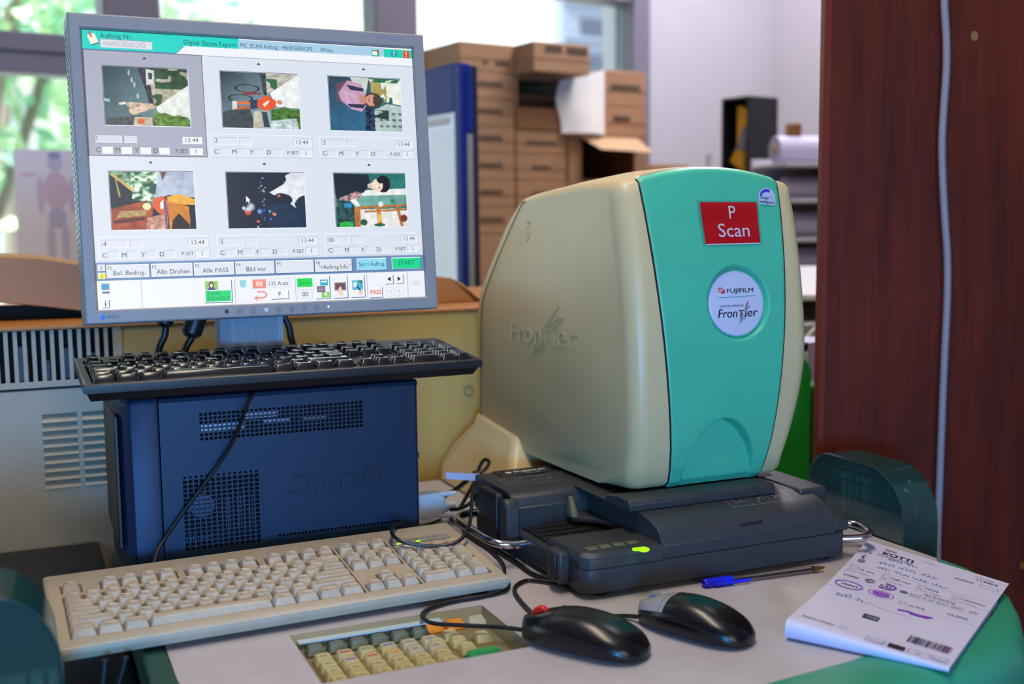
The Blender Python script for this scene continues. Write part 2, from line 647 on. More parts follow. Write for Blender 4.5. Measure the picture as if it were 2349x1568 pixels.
# bezel ring: outer box front with chamfer, inner opening sloping to the glass
def rr(x0, x1, z0, z1, y):
    return [tp(x0, y, z0), tp(x1, y, z0), tp(x1, y, z1), tp(x0, y, z1)]
f.loft([rr(0, MW, 0, MH, 0.045), rr(0, MW, 0, MH, 0.0015), rr(0.0015, MW - 0.0015, 0.0015, MH - 0.0015, 0),
        rr(SX0 - .0022, SX1 + .0022, SZ0 - .002, SZ1 + .002, 0.0), rr(SX0 - .0005, SX1 + .0005, SZ0 - .0005, SZ1 + .0005, 0.0045)], cap0=False, cap1=False)
f.build('bezel', 'silver', mon, bevel=0.0006, merge=True)
f = MB()
f.loft([rr(SX0 - .001, SX1 + .001, SZ0 - .001, SZ1 + .001, 0.0046), rr(SX0 - .001, SX1 + .001, SZ0 - .001, SZ1 + .001, 0.006)])
f.build('screen_surround', 'blackglossy', mon, smooth=False)
f = MB()
f.loft([rr(0.004, MW - .004, 0.004, MH - .004, 0.0452), rr(0.03, MW - .03, 0.03, MH - .03, 0.062), rr(0.06, MW - .06, 0.06, MH - .06, 0.066)])
for i in range(46):                                # ridged strip along the side
    f.box(-0.0006, 0.0004, 0.012, 0.04, 0.012 + i * 0.0068, 0.0154 + i * 0.0068, 0, TM)
f.build('back_housing', 'silver', mon)

# ---- the picture on the screen, 1280 x 1024 display points
m = MB()
sc = Sheet(m, tp(SX0, 0.00455, SZ1), TM.to_3x3() @ Vector((1, 0, 0)), TM.to_3x3() @ Vector((0, 0, 1)), (SX1 - SX0) / 1280, lift=0.0, base=0.0)
sc.n = TM.to_3x3() @ Vector((0, -1, 0))
BG, PANEL, LINE, WHT, TXT, BLU = '#dbe3f0', '#e4ebf5', '#aeb8cc', '#f2f5fc', '#3a4456', '#5f86b8'
sc.k = 0
sc.rect(0, 0, 1280, 1024, BG)
sc.k = 1
sc.rect(0, 0, 1280, 72, '#f0f3fb')
sc.poly([(0, 0), (570, 0), (570, 39), (362, 39), (330, 69), (0, 69)], '#0fd6c8')
sc.rect(0, 67, 330, 70, '#3f8fc0')
sc.line(330, 69, 362, 39, 3, '#3f8fc0')
sc.rect(568, 3, 1160, 38, '#a9cfe8')
sc.rect(1158, 6, 1280, 40, '#20d0b0')
sc.rect(426, 71, 1280, 74, LINE)
sc.k = 2
sc.rect(61, 29, 246, 60, '#8e98a8')
sc.rect(63, 31, 246, 60, '#dcdfe8')
sc.poly([(20, 22), (46, 14), (58, 46), (32, 56)], '#2a6ab0')
sc.k = 3
sc.poly([(18, 18), (44, 10), (56, 42), (30, 52)], '#f6f2d8')
sc.line(24, 4, 34, 26, 5, '#e03030')
sc.text(62, 25, 'Auftrag Nr.', 17, '#1c5c66', bold=0.008)
sc.text(70, 54, '4969EGE001293', 17, '#a8aeb8', width=150)
sc.text(362, 33, 'Digital Daten Export', 18, '#0c4c58', width=196)
sc.text(576, 32, 'PIC_SCAN Auftrag : 4969EGE001293      0Prints', 16, '#25506c', width=368)
sc.rect(1106, 13, 1138, 39, '#18b08c')
sc.rect(1242, 10, 1268, 39, '#f03c1c')
sc.disc(1202, 24, 15, 14, '#2aa0b4')
sc.k = 4
sc.rect(1109, 18, 1130, 34, '#eef4e8')
sc.poly([(1128, 12), (1138, 10), (1136, 22), (1128, 24)], '#d05020')
sc.text(1202, 31, '?', 18, '#f4fbff', 'c', bold=0.02)
sc.text(1255, 33, '!', 20, '#ffffff', 'c', bold=0.03)


# ---- the six photographs, painted as small colour fields
TW, TH = 248, 176
XX, YY = np.meshgrid((np.arange(TW) + .5) / TW, (np.arange(TH) + .5) / TH)


def noise(sx, sy=None, seed=0):
    g = np.random.default_rng(seed)
    sy = sy or sx
    a = g.random((sy + 2, sx + 2))
    x, y = XX * sx, YY * sy
    i, j = x.astype(int), y.astype(int)
    fx, fy = x - i, y - j
    return (a[j, i] * (1 - fx) + a[j, i + 1] * fx) * (1 - fy) + (a[j + 1, i] * (1 - fx) + a[j + 1, i + 1] * fx) * fy


class Pic:
    def __init__(s, c0, c1, ang=0.0):
        t = np.clip(XX * math.cos(ang) + YY * math.sin(ang), 0, 1)[..., None]
        s.a = np.array(lin(c0)) * (1 - t) + np.array(lin(c1)) * t

    def put(s, mask, c, k=1.0, var=0.0, seed=1, grain=20):
        n = (1 + var * (noise(grain, seed=seed) * 2 - 1))[..., None]
        s.a = np.where(mask[..., None], s.a * (1 - k) + np.array(lin(c)) * n * k, s.a)

    def poly(s, pts, c, **k):
        m = np.zeros(XX.shape, bool)
        for (x0, y0), (x1, y1) in zip(pts, pts[1:] + pts[:1]):
            cond = ((y0 > YY) != (y1 > YY)) & (XX < (x1 - x0) * (YY - y0) / ((y1 - y0) or 1e-9) + x0)
            m ^= cond
        s.put(m, c, **k)
        return m

    def ell(s, x, y, rx, ry, c, **k):
        s.put(((XX - x) / rx) ** 2 + ((YY - y) / ry) ** 2 < 1, c, **k)

    def out(s):
        n = 1 + .22 * (noise(60, 44, 21) - .5) + .3 * (noise(16, 11, 22) - .5)
        e = 1 - .35 * ((XX - .5) ** 2 + (YY - .5) ** 2)
        q = np.clip(s.a * (n * e)[..., None], 0, 1)
        return q.reshape(TH // 2, 2, TW // 2, 2, 3).mean(axis=(1, 3))


def ph1():
    p = Pic('#1d3f4c', '#6f8f98', 0.5)
    p.poly([(.43, 0), (1, 0), (1, .3), (.58, .68)], '#b8b29a', var=.4, grain=30)
    p.poly([(.4, 0), (.62, 0), (.55, .3), (.58, .68), (.53, .66), (.47, .3)], '#2c333c', var=.9, seed=4, grain=40)
    p.poly([(.5, .02), (.6, .04), (.58, .28), (.5, .3)], '#d8dcde')
    p.poly([(.53, .08), (.58, .09), (.57, .2), (.53, .2)], '#333a44')
    n = noise(14, seed=9)
    p.put((XX > .6) & (YY < .36) & (n + .35 - abs(XX - .75) > .58), '#1f4a2c', var=.5)
    p.put((XX > .55) & (XX < .68) & (YY > .45) & (YY < .66) & (n > .4), '#2c5a36')
    p.poly([(1, .28), (.6, .68), (.62, .76), (.8, .86), (1, .98)], '#eef4ec')
    p.put((XX > .57) & (YY > .7 + .22 * (XX - .57) + .1 * noise(16, seed=3)), '#5d8a2c', var=.7, seed=5, grain=34)
    p.poly([(0, .9), (.4, .82), (.56, .88), (.6, 1), (0, 1)], '#4a4e50', var=.6, seed=6, grain=40)
    p.poly([(.34, .86), (.55, .86), (.55, 1), (.32, 1)], '#cfc0ac', var=.4)
    p.poly([(.38, .88), (.46, .88), (.45, .97), (.37, .97)], '#e06a28')
    p.ell(.34, .75, .06, .07, '#e8d2b0')
    p.poly([(.24, .6), (.56, .62), (.58, .7), (.4, .78), (.26, .68)], '#d0b6a0', var=.6, seed=8, grain=40)
    p.ell(.57, .67, .025, .03, '#d8a888')
    p.poly([(.16, .62), (.24, .6), (.24, .64), (.17, .66)], '#f0f0ea')
    for i, y in enumerate((.1, .22, .3, .5)):
        p.ell(.3 + .03 * i, y, .012, .05, '#b8c8cc')
    p.poly([(.0, .55), (.06, .56), (.06, .61), (.0, .6)], '#a8d4d8')
    return p.out()


def ph2():
    p = Pic('#17343f', '#86a4ae', 0.7)
    p.poly([(.5, 0), (1, 0), (.6, .36), (.55, .4)], '#c2beb2', var=.4, grain=34)
    p.poly([(.5, 0), (.58, 0), (.58, .4), (.54, .4)], '#39424c', var=.8, seed=3, grain=40)
    p.put((XX > .56) & (XX < .72) & (YY > .1) & (YY < .4) & (noise(12, seed=2) > .45), '#2c6a44')
    p.poly([(1, 0), (.62, .36), (.7, .6), (1, .62)], '#f2f6f2')
    p.put((XX > .62) & (YY > .58 + .12 * noise(10, seed=4)), '#4a7a28', var=.8, seed=5, grain=34)
    p.poly([(.62, .86), (.95, .8), (.98, 1), (.6, 1)], '#c8dcdc', var=.5, seed=6, grain=30)
    p.poly([(.0, .72), (.34, .6), (.42, 1), (.0, 1)], '#39474c', var=.5, seed=7, grain=44)
    p.poly([(.4, .7), (.58, .66), (.62, 1), (.38, 1)], '#c4c0b0', var=.2)
    p.poly([(.5, .7), (.57, .7), (.6, .98), (.52, .98)], '#25485a')
    for cx, cy in ((.24, .47), (.33, .29)):
        for rr_ in (1.0,):
            e = ((XX - cx) / .16) ** 2 + ((YY - cy) / .075) ** 2
            p.put((e < 1) & (e > .7), '#171c22')
    p.poly([(.28, .34), (.5, .36), (.5, .39), (.28, .4)], '#8a3030')
    p.poly([(.18, .53), (.38, .52), (.38, .57), (.18, .58)], '#d8703a')
    p.poly([(.18, .63), (.38, .6), (.38, .65), (.18, .68)], '#c0602c')
    p.poly([(.36, .5), (.46, .48), (.46, .64), (.36, .66)], '#1f3c5c')
    p.poly([(.45, .5), (.58, .4), (.7, .5), (.68, .62), (.56, .68), (.45, .62)], '#f0561c', var=.15)
    p.poly([(.52, .56), (.6, .48), (.61, .52), (.54, .62)], '#f6e0c8')
    p.ell(.74, .52, .035, .045, '#c98a68')
    p.poly([(.13, .52), (.19, .52), (.19, .66), (.13, .68)], '#dfe4e4')
    return p.out()


def ph3():
    p = Pic('#2f4658', '#2e6a90', 1.2)
    p.poly([(.3, 0), (.56, 0), (.5, .35), (.38, .25)], '#cfd4cc')
    p.poly([(.56, .02), (1, .02), (1, .5), (.66, .42)], '#f0f3e6')
    p.put((XX > .58) & (XX < .8) & (YY > .05) & (YY < .45) & (noise(8, seed=3) > .42), '#a59a58', var=.3)
    p.put((XX > .66) & (XX < .88) & (YY > .36) & (YY < .56) & (noise(10, seed=8) > .3), '#2c6a5a', var=.5)
    p.put((YY < .08) & (XX > .6) & (noise(20, seed=4) > .5), '#2f7a4c')
    p.poly([(.62, .6), (.8, .48), (1, .52), (1, 1), (.6, 1)], '#bcd0cc', var=.15)
    for i in range(4):
        for j in range(3):
            x, y = .68 + i * .09, .64 + j * .12
            p.poly([(x, y), (x + .05, y), (x + .05, y + .05), (x, y + .04)], '#5d7d80')
    p.put((XX > .6) & (XX < .82) & (YY > .6) & (YY < .82) & (noise(14, seed=6) > .45), '#27453a')
    p.poly([(.5, .5), (.6, .52), (.62, 1), (.48, 1)], '#2a3a56', var=1.2, seed=9, grain=30)
    p.poly([(.1, .14), (.26, .06), (.22, .5), (.1, .46)], '#6d4f62')
    p.poly([(.13, .3), (.26, .06), (.44, .12), (.5, .3), (.52, .5), (.44, .64), (.3, .6), (.16, .44)], '#c9a0be', var=.12)
    p.poly([(.24, .14), (.48, .2), (.48, .26), (.3, .24)], '#28324e')
    p.poly([(.24, .5), (.5, .5), (.46, .58), (.28, .56)], '#28324e')
    p.ell(.6, .42, .13, .14, '#38302c')
    p.poly([(.42, .32), (.54, .36), (.53, .48), (.42, .48)], '#c58a70')
    p.ell(.585, .42, .085, .11, '#cf9a80')
    p.ell(.66, .42, .05, .13, '#4c3c30')
    for y in (.38, .46):
        p.ell(.61, y, .01, .018, '#4a2c24')
    p.ell(.545, .42, .008, .03, '#a04a48')
    return p.out()


def ph4():
    p = Pic('#10202c', '#0c1820')
    n = noise(22, seed=5)
    p.put((YY < .56) & (XX > YY * .95 - .12) & (XX < .62), '#7fae88', var=1.0, seed=2, grain=28)
    p.put((YY < .5) & (XX > .25) & (XX < .6) & (n > .56), '#e4f4e6')
    p.put((YY < .5) & (XX > .15) & (XX < .56) & (n < .33), '#245a50')
    p.poly([(.58, 0), (1, 0), (1, .45), (.7, .4), (.52, .48)], '#bac6de', var=.12)
    p.poly([(.6, 0), (.68, 0), (.62, .16)], '#6a5236')
    p.poly([(0, .05), (.26, .32), (.24, .56), (.06, .62), (0, .6)], '#0d2230')
    p.line = None
    p.poly([(0, .04), (.05, .04), (.29, .32), (.27, .36)], '#d8b468')
    p.poly([(.06, .1), (.08, .12), (.12, .42), (.1, .44)], '#b8a468')
    p.poly([(0, .64), (.42, .5), (.5, .6), (.44, 1), (0, 1)], '#a6481e', var=.7, seed=3, grain=12)
    p.poly([(.1, .68), (.42, .66), (.4, .76), (.06, .8)], '#b89a66', var=.4, seed=4, grain=30)
    p.poly([(.02, .84), (.4, .78), (.38, .84), (.02, .9)], '#5a2412')
    p.poly([(.42, .8), (.66, .72), (.66, 1), (.4, 1)], '#d8a088', var=.6, seed=6, grain=30)
    p.ell(.42, .6, .05, .06, '#f8ecc0')
    p.poly([(.5, .46), (.62, .42), (.66, .5), (.66, .78), (.56, .72), (.48, .6)], '#e2602c')
    p.poly([(.58, .54), (.62, .48), (.62, .64), (.58, .64)], '#fff2e0')
    p.poly([(.66, .44), (.82, .38), (1, .48), (1, .58), (.68, .56)], '#f4b43c')
    p.poly([(.66, .5), (.95, .62), (.92, 1), (.68, 1)], '#dd8a1c', var=.2)
    p.poly([(.72, .84), (.8, .72), (.92, .92), (.92, 1), (.7, 1)], '#101018')
    p.poly([(.92, .6), (1, .58), (1, 1), (.94, 1)], '#151a26')
    p.poly([(.62, .5), (.655, .5), (.66, 1), (.63, 1)], '#7a5a96')
    return p.out()


def ph5():
    p = Pic('#14243e', '#101c30', 0.8)
    p.put(YY > .55, '#0f2038', var=.3, grain=10)
    p.poly([(.72, 0), (1, 0), (1, .78), (.8, .56), (.54, .36), (.74, .2)], '#e9ecf6')
    n = noise(16, seed=3)
    p.put((XX > .5) & (XX < .82) & (YY < .34) & (XX + YY * .9 < .84 + .2 * (n - .5)), '#142236')
    p.put(((XX - .7) / .13) ** 2 + ((YY - .48) / .13) ** 2 + n * .8 < 1.3, '#142438')
    p.put(((XX - .98) / .12) ** 2 + ((YY - .6) / .2) ** 2 + n * .8 < 1.3, '#173048')
    p.poly([(.5, .58), (.8, .56), (1, .8), (1, 1), (.5, 1)], '#13304e', var=.35, seed=7, grain=18)
    for x, y, r, c in ((.25, .68, .05, '#d8e4f4'), (.2, .64, .03, '#f2f6ff'), (.29, .62, .06, '#c8d4ea'), (.25, .72, .045, '#ff5040'), (.4, .7, .04, '#7aa8f0'), (.46, .68, .025, '#4060c0'),
                       (.37, .88, .025, '#ff4a3c'), (.37, .98, .016, '#f4f0f0'), (.58, .75, .028, '#ff6a4a'), (.6, .76, .014, '#fff0e0'), (.66, .42, .025, '#ff7050'), (.53, .7, .02, '#8fd0ff'),
                       (.54, .84, .016, '#60a0ff'), (.46, .1, .012, '#eef'), (.44, .24, .014, '#cde'), (.47, .34, .014, '#dee4ff'), (.47, .48, .014, '#8fa0c0')):
        p.ell(x, y, r * .9, r * 1.2, c, k=.35)
        p.ell(x, y, r * .5, r * .75, c)
    for i in range(22):
        x, y = rng.normal(.46, .03), rng.uniform(.15, .95)
        p.ell(x, y, .006, .010, ('#5f84b8', '#dfe8ff', '#4868a8')[i % 3])
    return p.out()


def ph6():
    p = Pic('#1c5a58', '#2a8078', 0.4)
    p.put((YY > .4) & (YY < .62), '#6fa8a0', var=.25, grain=14)
    p.poly([(.38, .32), (1, .28), (1, .4), (.36, .42)], '#eef2ee')
    p.poly([(.0, 0), (.48, .02), (.5, .2), (.4, .36), (.02, .5)], '#18222e', var=.2)
    p.poly([(.06, .46), (.3, .34), (.38, .38), (.34, .48), (.1, .52)], '#b08c94', var=1.0, seed=3, grain=40)
    p.ell(.68, .2, .1, .16, '#15141a')
    p.poly([(.46, .2), (.56, .16), (.54, .3), (.46, .26)], '#e8cdb8')
    p.ell(.6, .22, .075, .12, '#f2dcc8')
    p.ell(.68, .12, .09, .07, '#15141a')
    for y in (.18, .27):
        p.ell(.625, y, .008, .018, '#3a2820')
    p.poly([(.02, .5), (.3, .52), (.3, 1), (.02, 1)], '#28504e', var=1.0, seed=5, grain=26)
    p.poly([(.12, .56), (.22, .56), (.22, .64), (.12, .64)], '#2a9ad0')
    p.poly([(.2, .5), (.28, .48), (.36, .64), (.3, .66)], '#e8eae6')
    p.poly([(.3, .68), (1, .66), (1, 1), (.3, 1)], '#f2f0ec')
    for a in ([(.26, .64), (.34, .64), (.34, 1), (.26, 1)], [(.3, .62), (1, .58), (1, .62), (.3, .67)], [(.4, .7), (1, .66), (1, .7), (.4, .74)], [(.84, .6), (.88, .6), (.94, 1), (.9, 1)], [(.56, .62), (.62, .62), (.64, 1), (.58, 1)]):
        p.poly(a, '#c07838', var=.3, grain=30)
    p.poly([(.58, .78), (.63, .78), (.64, .9), (.58, .92)], '#f4d060')
    p.ell(.63, .58, .035, .05, '#f6f6f2')
    p.ell(.95, .85, .05, .07, '#8a3a22')
    p.ell(.38, .92, .05, .06, '#2c5a48')
    p.ell(.8, .52, .03, .04, '#3c8a4c')
    p.ell(.14, .96, .1, .06, '#28c048')
    p.ell(.6, .97, .08, .03, '#2a6a44')
    return p.out()


CW, CHH = 426, 387.5
labels6 = ['1', '2', '3', '4', '5', '10']
for idx, fn in enumerate((ph1, ph2, ph3, ph4, ph5, ph6)):
    cx, cy = (idx % 3) * CW, 71 + (idx // 3) * 389
    if idx >= 3:
        cy -= 2
    sel = idx == 0
    sc.k = 1
    if sel:
        sc.rect(cx + 2, cy, cx + CW, cy + CHH, '#a9adc0')
        sc.k = 2
        sc.frame(cx, cy - 1, cx + CW, cy + CHH, '#6c7080', 3)
    sc.k = 2
    mx = cx + 215
    sc.poly([(mx - 8, cy + 26), (mx + 8, cy + 26), (mx, cy + 17)][::-1], '#2a3440')
    sc.frame(cx + 62, cy + 54, cx + 371, cy + 275, '#48525e', 2, '#f4f7fc')
    sc.k = 3
    sc.image(cx + 65, cy + 57, cx + 368, cy + 272, fn())
    sc.k = 2
    fx = cx + 14
    if not sel:
        sc.frame(fx, cy + 297, cx + 412, cy + 387, '#f4f8fe', 2, '#c3ccdc')
    fill, edge = ('#d6dae8', '#8c92a4') if sel else ('#dfe5f0', '#b8c2d4')
    wf = '#f0f2fa' if sel else '#e6ecf6'
    def field(x0, y0, x1, y1, c):
        sc.k = 2
        sc.rect(x0, y0, x1, y1, c)
        sc.k = 3
        sc.frame(x0, y0, x1, y1, edge, 2, '#f4f7fd')
    field(cx + 24, cy + 309, cx + 118, cy + 338, fill)
    field(cx + 124, cy + 309, cx + 171, cy + 338, fill)
    field(cx + 334, cy + 309, cx + 409, cy + 338, wf)
    for k, ch in enumerate('CMYD'):
        x = cx + 26 + k * 67.5
        field(x + 18, cy + 351, x + 58, cy + 379, wf if sel else fill)
        sc.k = 4
        sc.text(x, cy + 373, ch, 17, TXT)
    field(cx + 358, cy + 351, cx + 409, cy + 379, wf)
    sc.k = 4
    sc.text(cx + 30, cy + 331, labels6[idx], 17, TXT)
    sc.text(cx + 371, cy + 331, '13.44', 16, TXT, 'c')
    sc.text(cx + 309, cy + 371, 'P.SET', 13, TXT, width=44)
    sc.text(cx + 384, cy + 373, '1', 16, TXT, 'c')
# mouse pointer on the fifth picture
sc.k = 6
px, py = 562, 605
sc.poly([(px, py), (px, py + 26), (px + 6, py + 20), (px + 11, py + 30), (px + 15, py + 28), (px + 10, py + 18), (px + 18, py + 18)], '#f6faff')
# function-key bar
sc.k = 1
sc.rect(0, 850, 1280, 916, '#6a8db8')
sc.rect(0, 848, 1280, 851, '#9fb4d4')
sc.rect(0, 916, 1280, 1024, '#eef2fb')


def btn(x0, y0, x1, y1, c, hi='#f8fbff', lo='#4a6c9c', k=2):
    sc.k = k
    sc.rect(x0 + 2, y0 + 2, x1 + 3, y1 + 3, lo)
    sc.k = k + 1
    sc.rect(x0, y0, x1, y1, hi)
    sc.k = k + 2
    sc.rect(x0 + 2, y0 + 3, x1, y1 - 1, c)


btn(6, 856, 32, 880, '#dfe5f0')
btn(6, 886, 32, 909, '#f0e440')
fk = [('F1', 'Bel. Beding.', 36), ('F2', 'Alle Drehen', 194), ('F3', 'Alle PASS', 350), ('F4', 'Bild vor', 506), ('F5', '', 663), ('F6', '">Auftrag Info."', 820)]
for n, t, x in fk:
    btn(x, 858, x + 151, 907, '#dfe5f0')
btn(992, 858, 1118, 905, '#8fdcf2')
btn(1141, 858, 1267, 905, '#18d890')
sc.k = 6
for n, t, x in fk:
    sc.text(x + 5, 876, n, 12, '#33475e')
    sc.text(x + 80, 897, t, 17, '#2c4058', 'c', width=(132 if n == 'F6' else None))
sc.text(1055, 890, 'Sort / Auftrag', 17, '#14406a', 'c', width=108)
sc.text(1204, 888, 'START', 17, '#0a6a58', 'c')
sc.text(19, 875, '1', 15, TXT, 'c')
sc.text(19, 904, '2', 15, '#a08a10', 'c')
# bottom tool strip
sc.k = 2
for x in (154, 499, 735, 1030, 1203):
    sc.rect(x, 921, x + 2, 1020, '#9aabc8')
sc.rect(1207, 921, 1208, 1020, '#b9c6da')
sc.rect(15, 926, 43, 950, '#8a9ab0')
sc.rect(17, 955, 43, 963, '#6a7a98')
sc.k = 3
sc.rect(18, 929, 40, 946, '#1a9ad8')
btn(13, 984, 38, 1014, '#e8eef8')
sc.k = 6
sc.text(26, 1010, 'i', 22, '#22344c', 'c', bold=0.03)
btn(381, 925, 486, 1011, '#eef3fa')
sc.k = 5
sc.rect(387, 930, 436, 964, '#8fd068')
sc.rect(387, 967, 483, 1008, '#08dc7c')
sc.k = 6
sc.disc(411, 944, 10, 12, '#3a2c3a')
sc.poly([(396, 964), (426, 964), (420, 953), (402, 953)], '#40548c')
sc.k = 7
sc.disc(411, 946, 6, 8, '#f0d4bc')
sc.text(392, 984, '30x45', 15, '#0a7a58')
sc.text(392, 1003, '305x450.0', 15, '#0a7a58', width=82)
sc.k = 3
sc.poly([(518, 930), (544, 930), (541, 958), (522, 958)], '#8fd8e0')
sc.rect(568, 929, 620, 964, '#f08c7c')
sc.frame(627, 929, 715, 964, '#c8d2e2', 1.5)
sc.frame(510, 924, 722, 1018, '#dde4f0', 1.5)
sc.k = 4
sc.rect(580, 934, 608, 959, '#f4a898')
sc.k = 5
sc.text(594, 954, 'IN', 17, '#fff4f0', 'c', bold=0.02)
sc.text(632, 955, '135 Auto', 17, '#3c4a60', width=76)
sc.ring(600, 989, 20, 12, 7, '#f49a94', 14, -90, 90)
sc.line(600, 1001, 582, 1001, 7, '#f49a94')
sc.line(600, 977, 584, 977, 7, '#f49a94')
sc.poly([(584, 990), (584, 1014), (570, 1001)][::-1], '#f49a94')
btn(637, 974, 706, 1007, '#f2f5fb')
sc.k = 6
sc.text(672, 998, 'F', 18, TXT, 'c')
sc.k = 3
sc.rect(743, 931, 805, 965, '#10e050')
sc.frame(744, 975, 803, 1012, '#c4cede', 2)
sc.k = 4
sc.text(774, 956, 'Semi', 17, '#12a040', 'c')
sc.text(774, 1002, '00', 18, TXT, 'c')
for x in (815, 888, 960):
    btn(x, 923, x + 59, 1013, '#eef2fa')
sc.k = 5
sc.rect(836, 938, 868, 962, '#2fb4c8')
sc.rect(822, 964, 856, 988, '#7a6a80')
sc.rect(840, 988, 872, 1010, '#7ad05c')
sc.rect(894, 952, 942, 984, '#8a7480')
sc.rect(968, 946, 1012, 984, '#4ab4dc')
sc.k = 6
sc.rect(840, 943, 864, 950, '#e8f4f8')
sc.rect(826, 968, 852, 984, '#96869c')
sc.disc(856, 996, 7, 8, '#f4dcc8')
sc.rect(900, 956, 936, 978, '#6a5058')
sc.poly([(912, 974), (920, 966), (926, 988), (932, 1004), (912, 1004), (906, 990)], '#f2d4c0')
sc.poly([(972, 958), (980, 950), (988, 958), (986, 972), (974, 974)], '#f4f8fa')
sc.poly([(990, 946), (1012, 946), (1010, 964), (1000, 954)], '#2c8a5c')
sc.line(986, 968, 1004, 992, 5, '#223050')
sc.disc(1002, 996, 8, 8, '#f0c8a8')
btn(1039, 975, 1093, 1017, '#f4f6fb')
btn(1108, 926, 1142, 964, '#f0f4fb')
btn(1152, 926, 1186, 964, '#f0f4fb')
sc.k = 3
for x in (1110, 1152):
    sc.frame(x, 976, x + 34, 1016, '#d4dce8', 2)
sc.frame(1216, 922, 1268, 1016, '#dbe2ee', 2)
sc.rect(1224, 956, 1258, 976, '#dfe5ef')
sc.k = 6
sc.text(1066, 1005, 'PASS', 18, '#f04040', 'c', bold=0.03, width=46)
sc.poly([(1132, 935), (1132, 955), (1118, 945)], '#141c2c')
sc.poly([(1162, 935), (1176, 945), (1162, 955)], '#141c2c')
sc.poly([(1133, 988), (1133, 1004), (1121, 996)], '#cbd4e2')
sc.poly([(1163, 988), (1175, 996), (1163, 1004)], '#cbd4e2')
m.build('screen', 'screen', mon, smooth=False, merge=False)

# front details: maker's mark, buttons, lamp
xv, zv = TM.to_3x3() @ Vector((1, 0, 0)), TM.to_3x3() @ Vector((0, 0, 1))
m = MB()
b = Sheet(m, tp(0, 0, 0), xv, zv, 0.001, base=0.00015)
b.poly([(14.3, -7.6), (17.6, -4.6), (20.9, -7.6), (17.6, -10.6)], '#1e78d8')
b.k = 1
b.poly([(14.3, -7.6), (17.6, -7.6), (17.6, -10.6)], '#3aa0f0')
b.text(23, -6.4, 'EIZO', 2.7, '#4a5266', bold=0.02, width=11)
b.text(345, -326, 'FlexScan', 2.6, '#7f7fa8', width=17)
b.frame(364.5, -328.6, 376, -325, '#8080a8', 0.35)
m.build('maker_mark', 'ink', mon, smooth=False, merge=False)
for i, (x, kind) in enumerate(((149.5, 'eye'), (164.4, 'vol'), (179.3, 'vol'), (194.2, 'lit'), (209.1, 'l'), (223.8, 'dot'), (238.5, 'r'), (253.3, 'pow'))):
    z = 0.0079
    mb = MB()
    mb.cyl(tp(x / 1000, 0.001, z), TM.to_3x3() @ Vector((0, -1, 0)), 0.0027 if kind != 'eye' else 0.0023, 0.0014, 20)
    bt = mb.build('button' if kind != 'eye' else 'light_sensor', {'eye': 'blackglossy', 'lit': 'white'}.get(kind, 'silver'), mon, angle=50)
    mb = MB()
    s = Sheet(mb, tp(x / 1000, 0, z), xv, zv, 0.001, base=0.0006)
    ink = '#5c6078'
    if kind != 'eye':
        s.ring(0, 0, 2.9, 2.9, 0.35, '#6a6e84')
    if kind == 'l':
        s.poly([(0.8, -1.2), (0.8, 1.2), (-1, 0)], ink)
    if kind == 'r':
        s.poly([(-0.8, -1.2), (1, 0), (-0.8, 1.2)], ink)
    if kind == 'dot':
        s.disc(0, 0, 1, 1, ink)
    if kind == 'lit':
        s.text(0, 0.9, 'S', 1.9, '#6a7080', 'c')
    if kind == 'pow':
        s.ring(0, 0, 1.1, 1.1, 0.3, ink, 14, -60, 240)
        s.line(0, -1.5, 0, -0.3, 0.3, ink)
    if kind == 'vol':
        s.poly([(-1.2, -0.5), (-0.4, -1.2), (-0.4, 1.2), (-1.2, 0.5)], ink)
        s.ring(0, 0, 0.9, 1.0, 0.3, ink, 8, -60, 60)
    if kind != 'eye':
        s.base = 0.0009
        for i in range(len(mb.v)):
            mb.v[i] = tuple(Vector(mb.v[i]) + TM.to_3x3() @ Vector((0, -0.0006, 0)))
        mb.build('button_symbol', 'ink', bt, smooth=False, merge=False)
mb = MB()
mb.cyl(tp(0.2674, 0.001, 0.0082), TM.to_3x3() @ Vector((0, -1, 0)), 0.0011, 0.0014, 12)
mb.build('power_light', 'whiteled', mon)
# stand: ribbed column and foot plate standing on the small computer
mb = MB()
_inv = mon.matrix_basis.inverted()
cy0 = 0.122


def mon_x(px):
    n_ = Vector((-math.sin(MYAW), math.cos(MYAW), 0))
    p_ = Vector((-0.455, 1.199, 1.048)) + n_ * cy0
    d_ = ray(px)
    q_ = CAMP + d_ * ((p_ - CAMP).dot(n_) / d_.dot(n_))
    return (q_ - Vector((-0.455, 1.199, 1.048))).dot(Vector((math.cos(MYAW), math.sin(MYAW), 0)))


x0, x1 = mon_x((508, 760)), mon_x((650, 760))
zf = 0.9610 - 1.048
prof = [(x0, cy0 + .01), (x0 + 0.012, cy0)]
n = 30
for i in range(n):
    xx = x0 + 0.014 + (x1 - x0 - 0.02) * i / n
    d = (x1 - x0 - 0.02) / n
    prof += [(xx, cy0), (xx + d * .45, cy0), (xx + d * .5, cy0 + .0008), (xx + d * .95, cy0 + .0008)]
prof += [(x1, cy0), (x1, cy0 + .04), (x0, cy0 + .04)]
mb.loft([[(a, b_, zf + 0.012) for a, b_ in prof], [(a, b_, 0.22) for a, b_ in prof]])
mb.build('stand_column', 'column', mon, smooth=False)
mb = MB()
mb.box(0.10, 0.30, cy0 - .004, cy0 + .075, zf, zf + 0.012)
mb.build('stand_foot', 'silver', mon, bevel=0.004)

mb = MB()
mb.box(x0 + .01, x1 - .01, 0.085, cy0 + .03, 0.10, 0.20)
mb.build('stand_arm', 'column', mon, bevel=.002)
# ================================================================== DESK (part of the minilab workstation)
desk = thing('workstation_desk', 'grey desk top with green rounded edge and a sunken keypad', 'desk', MF.o, MF.yaw)


